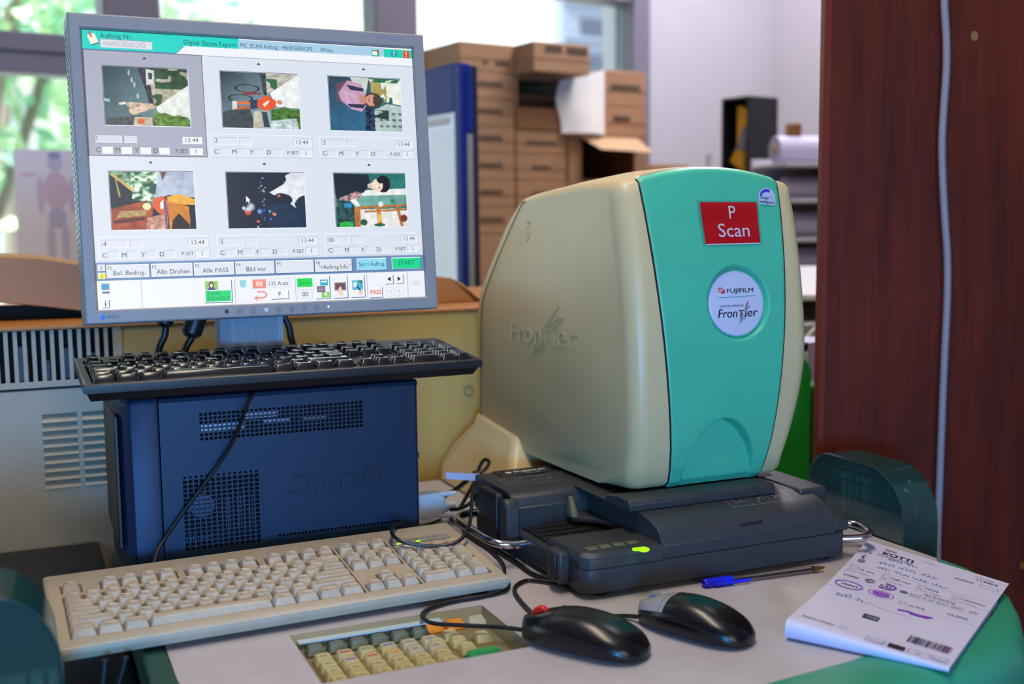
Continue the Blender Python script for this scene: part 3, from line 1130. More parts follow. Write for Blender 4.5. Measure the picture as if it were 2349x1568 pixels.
def arc(cx, cy, r, a0, a1, n):
    return [(cx + r * math.cos(R(a0 + (a1 - a0) * i / n)), cy + r * math.sin(R(a0 + (a1 - a0) * i / n))) for i in range(n + 1)]


PX0, PX1, PY0, PY1 = -0.303, -0.098, -0.088, 0.041      # keypad recess
grey_r = [(-0.02, -0.262), (0.047, -0.255), (0.10, -0.250), (0.153, -0.245)] + arc(0.30, -0.125, 0.105, -100, -20, 10)[0:] + [(0.42, -0.13), (0.436, -0.09), (0.441, -0.055), (0.452, -0.040), (0.449, 0.051), (0.445, 0.145), (0.445, 0.605)]
grey = [(-0.418, 0.605), (-0.418, -0.02), (-0.405, -0.27), (-0.10, -0.268)] + grey_r
bm_ = MB()
bm_.prism(grey, 'z', -0.03, 0.0)
top = bm_.build('desk_top', 'deskgrey', desk, smooth=False)
# cut the keypad recess out of the top
bmx = bmesh.new()
bmx.from_mesh(top.data)
for ax, vals in ((0, (PX0, PX1)), (1, (PY0, PY1))):
    for val in vals:
        no = Vector((0, 0, 0))
        no[ax] = 1
        co = Vector((0, 0, 0))
        co[ax] = val
        bmesh.ops.bisect_plane(bmx, geom=bmx.verts[:] + bmx.edges[:] + bmx.faces[:], plane_co=co, plane_no=no)
kill = [f_ for f_ in bmx.faces if abs(f_.normal.z) > .9 and PX0 < f_.calc_center_median().x < PX1 and PY0 < f_.calc_center_median().y < PY1]
bmesh.ops.delete(bmx, geom=kill, context='FACES')
bmx.to_mesh(top.data)
bmx.free()
# green edge: outer offset of the front and right border
outer = [(-0.44, -0.30), (-0.10, -0.322), (0.047, -0.322), (0.13, -0.322), (0.234, -0.312), (0.322, -0.288), (0.363, -0.252), (0.400, -0.213), (0.432, -0.172), (0.452, -0.125), (0.460, -0.085), (0.458, -0.050)]
inner = [(-0.405, -0.27), (-0.10, -0.268), (0.047, -0.255), (0.10, -0.250), (0.153, -0.245), (0.262, -0.2235), (0.318, -0.2285), (0.358, -0.213), (0.400, -0.165), (0.42, -0.13), (0.436, -0.09), (0.441, -0.055)]
bm_ = MB()
loops = []
for (ox, oy), (ix, iy) in zip(outer, inner):
    sec = []
    for t, z in ((0.0, -0.03), (0.0, 0.0003), (0.10, 0.0015), (0.45, 0.0015), (0.70, 0.0002), (0.85, -0.004), (0.95, -0.012), (1.0, -0.026), (1.0, -0.07), (0.9, -0.075), (0.0, -0.075)):
        sec.append((ix + (ox - ix) * t, iy + (oy - iy) * t, z))
    loops.append(sec)
bm_.loft(loops)
bm_.build('desk_edge', 'tealdesk', desk, angle=60)
bm_ = MB()
bm_.prism([(-0.418, 0.20), (-0.418, -0.02), (-0.405, -0.27), (-0.430, -0.27), (-0.441, -0.02), (-0.441, 0.20)], 'z', -0.06, 0.001)
bm_.build('side_trim', 'trimgreen', desk, bevel=0.003)
bm_ = MB()
bm_.box(-0.40, 0.43, -0.20, 0.58, -0.70, -0.078)
bm_.build('pedestal', 'charcoal2', desk, bevel=0.01)
# keypad in the recess
kp = MB()
kp.loft([[(PX0, PY0, 0.0), (PX1, PY0, 0.0), (PX1, PY1, 0.0), (PX0, PY1, 0.0)],
         [(PX0 + .004, PY0 + .004, -0.014), (PX1 - .006, PY0 + .006, -0.014), (PX1 - .006, PY1 - .016, -0.014), (PX0 + .004, PY1 - .016, -0.014)]], cap0=False)
kpad = kp.build('keypad_recess', 'padbase', desk, smooth=False)
b_ = MB()
b_.box(PX0 + 0.006, PX1 - 0.05, PY1 - .0145, PY1 - .0045, -0.006, -0.0045)
b_.build('name_strip', 'paleblue', kpad, smooth=False)


def rrect(w, d, r, n=3):
    pts = []
    for cx, cy, a in ((w / 2 - r, d / 2 - r, 0), (-w / 2 + r, d / 2 - r, 90), (-w / 2 + r, -d / 2 + r, 180), (w / 2 - r, -d / 2 + r, 270)):
        for i in range(n + 1):
            t = R(a + 90 * i / n)
            pts.append((cx + r * math.cos(t), cy + r * math.sin(t)))
    return pts


def keycap(mb, x, y, z, w, d, h, topw=None, topd=None, shift=0.0019, dish=0.0005, slope=0.0, m=0):
    """tapered cap with a dished top centred on (x, y), base at z"""
    tw = topw if topw else w - 0.0058
    td = topd if topd else d - 0.0066
    L = [[(x + a, y + b, z) for a, b in rrect(w, d, 0.0012)],
         [(x + a, y + b, z + 0.0018) for a, b in rrect(w, d, 0.0012)],
         [(x + a, y + b + shift, z + h - 0.0006 + slope * b) for a, b in rrect(tw + 0.0004, td + 0.0004, 0.002)],
         [(x + a, y + b + shift, z + h + slope * b) for a, b in rrect(tw - 0.0006, td - 0.0006, 0.002)]]
    mb.loft(L, m, cap1=False)
    hx = (tw - 0.0006) / 2
    rim = L[-1]
    ins = [(x + (p[0] - x) * .72, y + shift + (p[1] - y - shift) * .9, p[2] - dish * (1 - abs((p[0] - x) * .72 / hx) ** 2) - 0.0) for p in rim]
    mb.loft([rim, ins], m, cap0=False, cap1=False)
    mb.face(ins, m)


kw = 0.0175
pads = []
for i in range(6):
    x = -0.283 + i * 0.0215
    pads.append((x, 0.0165, 'padgreen', 'grey-green key', None))
    for j in range(4):
        c = 'padkey' if (j > 1 or i in (0, 1, 2, 3)) else 'padwhite'
        pads.append((x + 0.001, -0.012 - j * 0.0195, c, None, ('1234567890ABCDEFGHIJKLMN')[i * 4 + j]))
cols = {(1, 0): '#b02040', (1, 1): '#2a5ac0', (2, 0): '#2a9a70', (2, 1): '#c02050', (3, 0): '#2a6ad0', (3, 1): '#e09020'}
for x, y, c, lab, ch in pads:
    mb = MB()
    keycap(mb, x, y, -0.014, kw + .002, kw + (.001 if c != 'padgreen' else -.002), 0.0085)
    i_, j_ = round((x + 0.283) / 0.0215), round((-0.012 - y) / 0.0195)
    cc = cols.get((i_, j_))
    if cc:
        for q in range(3):
            mb.box(x - .005 + q * .0036, x - .002 + q * .0036, y + .0012, y + .0036, -0.0062, -0.00545, 1, c=cc)
    elif ch:
        mb.box(x - .003, x + .003, y + .001, y + .0022, -0.0062, -0.00555, 1, c='#6a6650')
    k = mb.build('key', [c, 'ink'], kpad)
    if lab:
        k['label'] = lab
for x, y, w, d, c, lab in ((-0.158, 0.024, .021, .014, 'orange', 'orange key'), (-0.135, 0.024, .021, .014, 'orange', 'orange key'), (-0.111, 0.024, .021, .014, 'padwhite', None),
                           (-0.150, -0.004, .018, .017, 'padkey', None), (-0.170, -0.021, .018, .017, 'padkey', None), (-0.149, -0.024, .018, .017, 'padkey', None), (-0.123, -0.022, .018, .017, 'padkey', None),
                           (-0.147, -0.0435, .018, .017, 'padkey', None), (-0.138, -0.064, .036, .015, 'greenkey', 'wide green key')):
    mb = MB()
    keycap(mb, x, y, -0.014, w, d, 0.0085)
    k = mb.build('key', [c], kpad)
    if lab:
        k['label'] = lab

# ================================================================== FILM SCANNER
scn = thing('film_scanner', 'large cream film scanner head with a green front and a red P Scan card', 'scanner', MF.o, MF.yaw)
UL, UR, UM = 0.100, 0.348, 0.224
FRONT = [(0.112, 0.086), (0.094, 0.090), (0.085, 0.097), (0.078, 0.115), (0.0715, 0.14), (0.0675, 0.17), (0.0655, 0.20), (0.0650, 0.23), (0.0660, 0.26), (0.0685, 0.29), (0.0725, 0.32), (0.0775, 0.35), (0.084, 0.38), (0.0915, 0.41), (0.0985, 0.432), (0.1025, 0.4435), (0.109, 0.4470)]
REST = [(0.118, 0.4490), (0.14, 0.4505), (0.20, 0.4500), (0.28, 0.445), (0.345, 0.4395), (0.368, 0.436), (0.385, 0.428), (0.42, 0.399), (0.46, 0.362), (0.505, 0.318), (0.524, 0.297), (0.533, 0.276), (0.536, 0.25), (0.538, 0.20), (0.541, 0.15), (0.544, 0.107), (0.52, 0.09), (0.45, 0.084), (0.37, 0.082), (0.25, 0.083), (0.16, 0.085)]
PROF = FRONT + REST


def half_w(z):
    k = min(1, max(0, (z - 0.085) / 0.375))
    return 0.0635 + 0.046 * k - 0.0135 * k * k


def sm(x):
    x = min(1, max(0, x))
    return x * x * (3 - 2 * x)


def archz(u):
    return 0.0155 * max(0.0, 1 - ((u - UM) / 0.104) ** 2)


def section(u, inset):
    """outline in (v, z) at station u; inset 0..1 pulls the rim in for the rounded left and right edges"""
    out = []
    n = len(PROF)
    for i, (v, z) in enumerate(PROF):
        dv = dz = 0.0
        if i < 15:
            dv = 0.020 * (1 if i > 2 else 0.5)
        if i < 4:
            dz = 0.016 * (4 - i) / 4
        if z > 0.40 and v < 0.40:
            dz = -0.013 * min(1, (z - 0.40) / 0.04)
            if v < 0.13:
                dv = 0.020 * (1 - (v - 0.09) / 0.06) if i >= 15 else dv
        if v >= 0.385:
            dv = -0.005
        k = (z - 0.40) / 0.045
        if 1 <= i < 17 and inset == 0:
            dd_ = half_w(z) - 0.003 - abs(u - UM)
            v += 0.028 * sm(dd_ / 0.006) * (1 if i < 15 else .3)
        uu = u
        if z < 0.25:
            uu = UM + (u - UM) * (1 - (0.20 if u > UM else 0.05) * sm((0.25 - z) / 0.165))
        out.append((uu, v + dv * inset, z + dz * inset + (archz(u) * min(1, max(0, k)) if z > 0.40 else 0)))
    return out


mb = MB()
secs = []
RC = 0.020
for i in range(7):
    a = PI / 2 * i / 6
    secs.append(section(UL + RC * (1 - math.cos(a)), 1 - math.sin(a)))
for i in range(1, 60):
    u = UL + RC + (UR - UL - 2 * RC) * i / 60
    secs.append(section(u, 0))
for i in range(6, -1, -1):
    a = PI / 2 * i / 6
    secs.append(section(UR - RC * (1 - math.cos(a)), 1 - math.sin(a)))
mb.loft(secs)
shell = mb.build('housing', 'cream', scn, angle=50)


def seam_line(u, r, name='seam'):
    pass


# green front cover: a skin over the front, narrowing downwards, hollowed for the badge and the grip
COVER = FRONT[1:]
cl = [0.0]
for a, b in zip(COVER, COVER[1:]):
    cl.append(cl[-1] + math.hypot(b[0] - a[0], b[1] - a[1]))


def cover_at(t):
    d = t * cl[-1]
    for i in range(len(cl) - 1):
        if d <= cl[i + 1] + 1e-9:
            k = (d - cl[i]) / (cl[i + 1] - cl[i])
            a, b = COVER[i], COVER[i + 1]
            tg = Vector((b[0] - a[0], b[1] - a[1])).normalized()
            return a[0] + (b[0] - a[0]) * k, a[1] + (b[1] - a[1]) * k, (-tg.y, tg.x)
    return (*COVER[-1], (0, 1))


BC = Vector((0.2432, 0.3045))           # badge centre (u, z)
BR = 0.0385
GC = Vector((0.224, 0.088))             # grip ellipse centre


def cover_pt(s, t, off=0.0022, flat=False):
    v, z, n = cover_at(t)
    u = UM + (s * 2 - 1) * half_w(z)
    d = 0.0
    if not flat:
        q = math.hypot(u - BC.x, (z - BC.y) * 1.0) / (BR * 1.14)
        d += 0.0075 * sm((1 - q) / 0.10) if q < 1 else 0
        g = math.hypot((u - GC.x) / 0.052, (z - GC.y) / 0.083)
        if g < 1 and z > 0.07:
            d += 0.024 * sm((1 - g) / 0.10) * min(1, max(0, (z - 0.088) / 0.082))
    e = min(s, 1 - s)
    roll = 0.0010 * (1 - sm(e / 0.012)) if e < 0.012 else 0
    o = off - d - roll
    zz = z + (archz(u) * min(1, max(0, (z - 0.40) / 0.045)) if z > 0.40 else 0)
    return (u, v + n[0] * o, zz + n[1] * o)


n0 = cover_at(0.5)[2]
SGN = 1 if n0[0] < 0 else -1


def cover_pt2(s, t, off=0.0022, flat=False):
    v, z, n = cover_at(t)
    p0 = cover_pt(s, t, 0.0, True)
    p = cover_pt(s, t, off, flat)
    if SGN < 0:
        return (p[0], p0[1] - (p[1] - p0[1]), p0[2] - (p[2] - p0[2]))
    return p


mb = MB()
mb.grid(lambda s, t: cover_pt2(s, t), 130, 240)
cov = mb.build('front_cover', 'teal', scn, angle=60)
for sgn in (0, 1):                         # dark joint between cover and housing
    mb = MB()
    mb.tube([cover_pt2(sgn + (.006 if sgn else -.006), t / 60, 0.0010, True) for t in range(0, 61)], 0.0011, 6, sub=1)
    mb.build('joint', 'dark', scn)


def on_cover(u, z, off):
    lo, hi = 0.0, 1.0
    for _ in range(40):
        md = (lo + hi) / 2
        zc_ = cover_at(md)[1]
        if zc_ + archz(u) * min(1, max(0, (zc_ - 0.40) / 0.045)) < z:
            lo = md
        else:
            hi = md
    v, zz, n = cover_at(lo)
    if SGN < 0:
        n = (-n[0], -n[1])
    return Vector((u, v + n[0] * off, z + n[1] * off)), Vector((0, n[0], n[1]))


# round badge
p, nn = on_cover(BC.x, BC.y, -0.0045)
exb = Vector((1, 0, 0))
eyb = nn.cross(exb).normalized()
if eyb.z < 0:
    eyb = -eyb
mb = MB()
L = []
for rr_, h in ((BR, -0.002), (BR, 0.0016), (BR - 0.0008, 0.0024), (BR - 0.0022, 0.0026)):
    L.append([p + nn * h + exb * rr_ * math.cos(2 * PI * k / 48) + eyb * rr_ * math.sin(2 * PI * k / 48) for k in range(48)])
mb.loft(L)
bad = mb.build('badge', 'badge', scn)
mb = MB()
bs = Sheet(mb, p, exb, eyb, 0.001, base=0.0028, lift=0.00004)
bs.text(-17.5, -12.4, 'FUJIFILM', 5.4, '#141826', bold=0.02, width=None)
mb.v, mb.f, mb.m, mb.c = [], [], [], []
bs.text(-12.5, -12.4, 'FUJIFILM', 5.2, '#141826', bold=0.02, width=37)
bs.poly([(-24.5, -19), (-19, -19), (-19, -17), (-15.5, -17), (-15.5, -12), (-21, -12), (-21, -14), (-24.5, -14)], '#d03048')
bs.k = 1
bs.rect(-23.6, -17.6, -18.4, -14.6, '#c8c8dc')
bs.k = 2
bs.text(-23.2, -15.0, 'FUJI', 2.2, '#d03048', bold=0.03, width=4.4)
bs.k = 0
bs.poly([(-27, -7.6), (-10, -8.0), (27, -8.4), (27, -7.9), (0, -7.2), (-27, -7.2)], '#2e9aa0')
bs.text(-24, 4.0, 'DIGITAL MINILAB', 2.5, '#20242e', bold=0.015, shear=0.22, width=33)
bs.k = 2
bs.text(-27, 16.2, 'Fron', 10, '#0c1020', bold=0.018, shear=0.2, width=26)
bs.text(0.4, 16.2, 'T', 8.0, '#0c1020', bold=0.018, shear=0.2, width=8)
bs.text(10.2, 16.2, 'ier', 10, '#0c1020', bold=0.018, shear=0.2, width=17.5)
bs.k = 1
for (a, b, c, d, w, col_) in ((18, -4, 10, 8, 2.0, '#c02030'), (17, 1, 9, 12, 1.2, '#1a9a50'), (20, 1, 13, 10, 1.2, '#2040c0'), (10, 9, 0, 22, 1.3, '#c02030'), (9, 12, 2, 24, 1.2, '#1a9a50'), (12, 12, 0, 27, 1.2, '#208060'), (14, 12, 7, 22, 1.1, '#2040c0')):
    dx, dy = c - a, d - b
    l = math.hypot(dx, dy)
    nx, ny = -dy / l * w / 2, dx / l * w / 2
    bs.poly([(a, b), ((a + c) / 2 + nx, (b + d) / 2 + ny), (c, d), ((a + c) / 2 - nx, (b + d) / 2 - ny)], col_)
mb.build('badge_print', 'ink', bad, smooth=False, merge=False)


def card_on_cover(px4, off):
    """corner pixels (tl, tr, br, bl) -> the points of the green cover they fall on"""
    out = []
    for q in px4:
        v = 0.07
        for _ in range(12):
            h = MF.onv(q, v)
            pt, _n = on_cover(h.x, h.z, off)
            v = pt.y
        out.append(Vector((h.x, v, h.z)))
    return out


# red card under clear film, following the curve of the cover
def surf_map(q4):
    """(x, y) in 0..1 over four corner points (tl, tr, br, bl) -> a point on the cover"""
    def f(x, y, off):
        p_ = q4[0] * (1 - x) * (1 - y) + q4[1] * x * (1 - y) + q4[2] * x * y + q4[3] * (1 - x) * y
        pt, n_ = on_cover(p_.x, p_.z, 0.0022 + off)
        return pt
    return f


class CoverSheet(Sheet):
    def __init__(s, mb, q4):
        s.mb, s.m, s.k, s.i = mb, 0, 0, 0
        s.f = surf_map(q4)

    def P(s, x, y):
        return s.f(x, y, .0010 + .0002 * s.k + s.i * 2e-6)


q4 = card_on_cover(((1604, 465), (1734, 465), (1743, 560), (1618, 563)), 0.0016)
cf = surf_map(q4)
mb = MB()
mb.grid(lambda x, y: cf(x, y, .0006), 8, 12, 0, '#dc101c')
cs = CoverSheet(mb, q4)
cs.rect(0, .975, 1, 1.0, '#e8e4ea')
cs.text(.54, .39, 'P', .30, '#eceaf2', 'c', width=.115)
cs.text(.535, .82, 'Scan', .31, '#eceaf2', 'c', width=.56)
card = mb.build('card', 'glossink', scn, smooth=False, merge=False)
card['label'] = 'red card lettered P Scan'
mb = MB()
mb.grid(lambda x, y: cf(-.06 + 1.08 * x, -.03 + 1.04 * y, .0016), 8, 12)
mb.build('clear_film', 'clear', scn, smooth=True, merge=False)
# small arched sticker
q4 = card_on_cover(((1737, 432), (1775, 434), (1777, 473), (1739, 470)), 0.0016)
mb = MB()
cs = CoverSheet(mb, q4)
cs.poly([(0, 1), (1, 1), (1, .5)] + [(0.5 + .5 * math.cos(R(a)), .5 - .5 * math.sin(R(a))) for a in range(15, 180, 15)] + [(0, .5)], '#b4bcd4')
cs.k = 1
ro = [(0.5 + .42 * math.cos(R(a)), .5 - .44 * math.sin(R(a))) for a in range(60, 190, 10)]
ri = [(0.5 + .30 * math.cos(R(a)), .5 - .26 * math.sin(R(a))) for a in range(60, 190, 10)]
for i in range(len(ro) - 1):
    cs.poly([ro[i], ro[i + 1], ri[i + 1], ri[i]], '#3a3ab8')
cs.k = 2
cs.text(.12, .66, 'Image', .17, '#1c2030', 'l', .03, width=.5)
cs.text(.06, .92, 'Intelligence', .18, '#1c2030', 'l', .03, width=.86)
for a, b in ((.7, .5), (.78, .6), (.82, .46), (.74, .38), (.86, .36)):
    cs.disc(a, 1 - b, .025, .025, '#40506c', 8)
mb.build('sticker', 'ink', scn, smooth=False, merge=False)
# raised name on the cream side
mb = MB()
ey_ = Vector((0, 0, 1))
ex_ = Vector((0, -1, 0))
a0 = MF.onu((1170, 782), UL)
a1 = MF.onu((1322, 800), UL)
ln = (a0 - a1).length
exs = (a1 - a0).normalized()
eys = Vector((0, -exs.z, exs.y)).normalized()
eys = -eys if eys.z < 0 else eys
ca = MF.onu((1180, 735), UL)
caph = abs(ca.z - MF.onu((1176, 783), UL).z)
for t, x, w, k in (('Fron', 0, .50, 1.0), ('T', .48, .17, .78), ('ier', .66, .34, 1.0)):
    put_text(mb, t, Vector((UL - .0001, a0.y, a0.z)) + exs * ln * x, exs, eys, caph * k, 'l', None, 0, 0.0, 0.2, ln * w, 0.0, 0.0008)
for x0_, y0_, x1_, y1_ in ((.56, .75, .78, 1.75), (.63, .8, .78, 1.3), (.70, .8, .84, 1.3), (.48, -.05, .28, -.75), (.53, .3, .36, -.45), (.6, .35, .45, -.35)):
    q0 = Vector((UL - .0007, a0.y, a0.z)) + exs * ln * x0_ + eys * caph * y0_
    q1 = Vector((UL - .0007, a0.y, a0.z)) + exs * ln * x1_ + eys * caph * y1_
    mb.tube([q0, q1], 0.0007, 4, sub=1)
mb.build('raised_name', 'cream', scn, smooth=False)
# rear edge seam on the left flank
mb = MB()
sl = [(0.355, 0.4285), (0.372, 0.421), (0.45, 0.352), (0.49, 0.312), (0.507, 0.290), (0.516, 0.27), (0.519, 0.22), (0.524, 0.112)]
mb.tube([(UL - .0001, v, z) for v, z in sl], 0.0006, 5, sub=4)
mb.build('rear_joint', 'dark', scn)
mb = MB()
for (qx, qy, w, h, c) in ((1213, 528, .007, .016, '#6f6a58'), (1226, 800, .004, .002, '#8a8068')):
    h_ = MF.onu((qx, qy), UL)
    g_ = np.random.default_rng(3)
    for _ in range(26 if w > .005 else 4):
        a, b_ = g_.uniform(-1, 1) * w, g_.uniform(-1, 1) * h
        s_ = 0.0016
        mb.face([(UL - .0002, h_.y + a + i * s_, h_.z + b_ + a * -.5 + j * s_) for i, j in ((0, 0), (1, 0), (1, 1), (0, 1))], 0, c)
mb.build('scuff_mark', 'ink', scn, smooth=False, merge=False)
# rear neck that carries the head
NP0 = [(0.40, 0.10), (0.545, 0.112), (0.556, 0.095), (0.585, 0.06), (0.602, 0.03), (0.606, 0.001), (0.37, 0.001), (0.36, 0.06)]
mb = MB()
secs = []
for u, k, sh in ((0.060, .92, 0.0), (0.066, 1.0, 0.0), (0.205, 1.0, 0), (0.345, 1.0, 0), (0.352, .95, 0)):
    secs.append([(u + (0.040 * min(1, max(0, (z - 0.035) / 0.065)) if u < .1 else 0), 0.5 + (v - 0.5) * k, z) for v, z in NP0])
mb.loft(secs)
mb.build('neck', 'cream', scn, bevel=0.006)
# dark lens collar under the head
mb = MB()
mb.loft([[(x, y, 0.0787) for x, y in ((.125, .13), (.335, .12), (.335, .36), (.125, .36))], [(x, y, 0.0855) for x, y in ((.135, .14), (.325, .13), (.325, .36), (.135, .36))]])
mb.build('lens_collar', 'charcoal2', scn)

# ================================================================== FILM CARRIER (slides under the scanner head)
car = thing('film_carrier', 'dark charcoal film carrier with lit green button under the scanner head', 'film carrier', MF.o, MF.yaw)
mb = MB()
# lower body with rounded front corners
FPs = [(0.003, 0.010), (0.012, 0.002), (0.03, 0.0), (0.33, 0.0), (0.348, 0.003), (0.357, 0.012)]
base = FPs + [(0.36, 0.30), (0.0, 0.30)]
mb.loft([[(x, y, 0.0062) for x, y in base], [(x, y, 0.034) for x, y in base]])
mb.build('lower_body', 'charcoal', car, bevel=0.003)
for x, y in ((.03, .02), (.33, .02), (.03, .27), (.33, .27)):
    mb = MB()
    mb.cyl((x, y, .0005), (0, 0, 1), .010, .0064, 14)
    mb.build('foot', 'black', car)
# control block front left, top face with buttons
mb = MB()
cb = [(0.003, 0.010), (0.012, 0.002), (0.03, 0.0), (0.100, 0.0), (0.100, 0.085), (0.0, 0.085)]
mb.loft([[(x, y, 0.034) for x, y in cb], [(x, y, 0.0345) for x, y in cb], [(x, y, 0.046) for x, y in cb], [(x + (.003 if x < .05 else 0), y + (0.004 if y < .05 else -.006), 0.0505) for x, y in cb]])
mb.build('control_block', 'charcoal', car, bevel=0.0015)
for i, (px_, py_) in enumerate(((1357, 1257), (1387, 1252), (1418, 1247), (1450, 1243))):
    h = MF.onz((px_, py_), 0.0515)
    mb = MB()
    mb.box(h.x - .0068, h.x + .0068, h.y - .0052, h.y + .0052, 0.0503, 0.0520)
    mb.build('button', 'olive', car, bevel=0.0006)
h = MF.onz((1470, 1258), 0.052)
mb = MB()
mb.prism([(h.x - .0075, h.y + .0055), (h.x + .0075, h.y + .0045), (h.x + .0085, h.y - .004), (h.x + .004, h.y - .0075), (h.x - .002, h.y - .0065), (h.x - .0035, h.y - .001), (h.x - .008, h.y + .002)], 'z', 0.050, 0.0525)
k = mb.build('lit_button', 'greenled', car, bevel=0.0005)
k['label'] = 'glowing yellow-green button'
# film channel floor
mb = MB()
mb.box(0.012, 0.13, 0.085, 0.185, 0.034, 0.0365)
for i in range(5):
    mb.box(0.014, 0.10, 0.098 + i * .016, 0.0995 + i * .016, 0.0365, 0.0380)
mb.box(0.012, 0.1, 0.090, 0.093, 0.0365, 0.044)
mb.build('film_channel', 'charcoal2', car)
# rear left block with maker's plate and diagrams
mb = MB()
rb = [(0.178, 0.034), (0.178, 0.060), (0.1795, 0.0605), (0.183, 0.071), (0.190, 0.076), (0.20, 0.0775), (0.30, 0.0775), (0.305, 0.07), (0.305, 0.034)]
mb.prism(rb, 'x', 0.0, 0.112)
blk = mb.build('film_entry_block', 'charcoal', car, bevel=0.002)
mb = MB()
mb.box(0.024, 0.110, 0.268, 0.302, 0.0775, 0.0786)
mb.build('maker_plate', 'blackglossy', blk, bevel=0.0006)


def diagram(name, parent, o, ex, ey, w, h, word=None):
    mb = MB()
    s = Sheet(mb, o, ex, ey, 0.001, base=0.0004)
    W_, H_ = w * 1000, h * 1000
    c = '#b4b4ba'
    s.frame(0, 0, W_, H_, c, .35)
    g = np.random.default_rng(11)
    n = 3
    for i in range(1, n):
        s.rect(W_ * i / n - .15, 0, W_ * i / n + .15, H_, c)
    for i in range(n):
        cx = W_ * (i + .5) / n
        s.text(cx - W_ / n * .4, 3.0, 'FILM'[:4] if i == 0 else ('OPEN', 'LOAD')[i - 1], 1.3, c)
        for _ in range(5):
            x, y = cx + g.uniform(-.3, .3) * W_ / n, H_ * g.uniform(.4, .8)
            s.path([(x, y), (x + g.uniform(2, 5), y + g.uniform(-2, 2)), (x + g.uniform(1, 5), y + g.uniform(-2, 3)), (x, y)], .3, c)
    mb.build(name, 'ink', parent, smooth=False, merge=False)


diagram('instruction_diagram', blk, (0.015, 0.258, 0.0775), Vector((1, 0, 0)), Vector((0, 1, 0)), 0.078, 0.036)
mb = MB()
put_text(mb, 'FUJIFILM', (0.048, 0.281, 0.0790), (1, 0, 0), (0, 1, 0), 0.0075, 'l', '#c8c8cc', 0, .03, width=.044)
mb.disc((0.040, 0.284, 0.0789), Vector((1, 0, 0)), Vector((0, 1, 0)), .0045, .0045, 16, 0, '#c8c8cc')
put_text(mb, 'NC135', (0.060, 0.271, 0.0790), (1, 0, 0), (0, 1, 0), 0.005, 'l', '#a8a8ac')
mb.build('maker_print', 'ink', blk, smooth=False, merge=False)
# pressure gate with lever
mb = MB()
mb.prism([(0.068, 0.172), (0.09, 0.178), (0.128, 0.178), (0.128, 0.112), (0.100, 0.112), (0.092, 0.135), (0.070, 0.158)], 'z', 0.041, 0.0475)
mb.build('film_gate', 'charcoal', car, bevel=0.0015)
mb = MB()
mb.loft([[(x, y, 0.047) for x, y in rrect(.010, .020, .004)], [(x, y + .003, 0.060) for x, y in rrect(.0085, .014, .004)], [(x, y + .006, 0.069) for x, y in rrect(.006, .007, .0025)]], M=Matrix.Translation((0.073, 0.166, 0)))
mb.build('gate_lever', 'olive', car)
# tall knob and box on the flank
mb = MB()
mb.prism([(0.166, 0.022), (0.166, 0.062), (0.171, 0.071), (0.178, 0.074), (0.186, 0.071), (0.190, 0.062), (0.190, 0.022)], 'x', -0.014, 0.004)
mb.build('side_knob', 'charcoal', car, bevel=0.003)
mb = MB()
mb.loft([[(x, y, 0.016) for x, y in ((-.014, .20), (-.002, .20), (-.002, .262), (-.014, .262))], [(x, y, 0.068) for x, y in ((-.014, .20), (-.002, .20), (-.002, .258), (-.014, .258))], [(x, y, 0.074) for x, y in ((-.011, .203), (-.002, .203), (-.002, .255), (-.011, .255))]])
mb.build('connector_box', 'charcoal2', car, bevel=0.002)
mb = MB()
mb.box(-0.010, 0.004, 0.034, 0.066, 0.010, 0.0455)
mb.build('side_clip', 'charcoal', car, bevel=0.003)
mb = MB()
mb.box(-0.013, -0.009, 0.040, 0.052, 0.014, 0.043)
mb.build('clip_plate', 'charcoal2', car, bevel=0.0015)
# long raised cover, profile in (v, z), and the plates behind it
mb = MB()
cvp = [(0.001, 0.034), (0.001, 0.049), (0.004, 0.052), (0.009, 0.061), (0.013, 0.0645), (0.03, 0.0705), (0.055, 0.0755), (0.066, 0.0765), (0.30, 0.0765), (0.30, 0.034)]
mb.loft([[(x + (0.0 if v > .02 else 0.0), v, z) for v, z in cvp] for x in (0.1005, 0.3360)])
cvr = mb.build('film_cover', 'charcoal', car, bevel=0.0015)
mb = MB()
mb.box(0.3360, 0.3590, 0.004, 0.30, 0.034, 0.047)
mb.build('end_block', 'charcoal', car, bevel=0.003)
mb = MB()
mb.box(0.318, 0.3585, 0.045, 0.30, 0.047, 0.0785)
mb.build('corner_block', 'charcoal', car, bevel=0.003)
mb = MB()
cvp2 = [(0.052, 0.0755), (0.052, 0.084), (0.056, 0.088), (0.08, 0.0890), (0.107, 0.0845), (0.112, 0.0785), (0.30, 0.0785), (0.30, 0.0755)]
mb.loft([[(x, v, z) for v, z in cvp2] for x in (0.088, 0.2875)])
mb.build('light_path_plate', 'charcoal', car, bevel=0.0015)
e_s = Vector((0, 0.025, 0.0050)).normalized()
diagram('cover_diagram', cvr, (0.215, 0.062, 0.0764), Vector((1, 0, 0)), Vector((0, 0.036, 0.0062)).normalized(), 0.085, 0.030)
mb = MB()
mb.box(0.205, 0.236, 0.0065, 0.0085, 0.0560, 0.0600)
mb.build('cover_catch', 'charcoal2', cvr, bevel=0.0006)
mb = MB()
s_ = Sheet(mb, (0.339, 0.040, 0.047), Vector((1, 0, 0)), Vector((0, 1, 0)), 0.001, base=.0003)
s_.rect(0, 0, 15, 3.5, '#9a9a90')
for i in range(3):
    s_.rect(0, 6 + i * 3, 14, 7 + i * 3, '#77777c')
mb.build('rating_label', 'ink', car, smooth=False, merge=False)
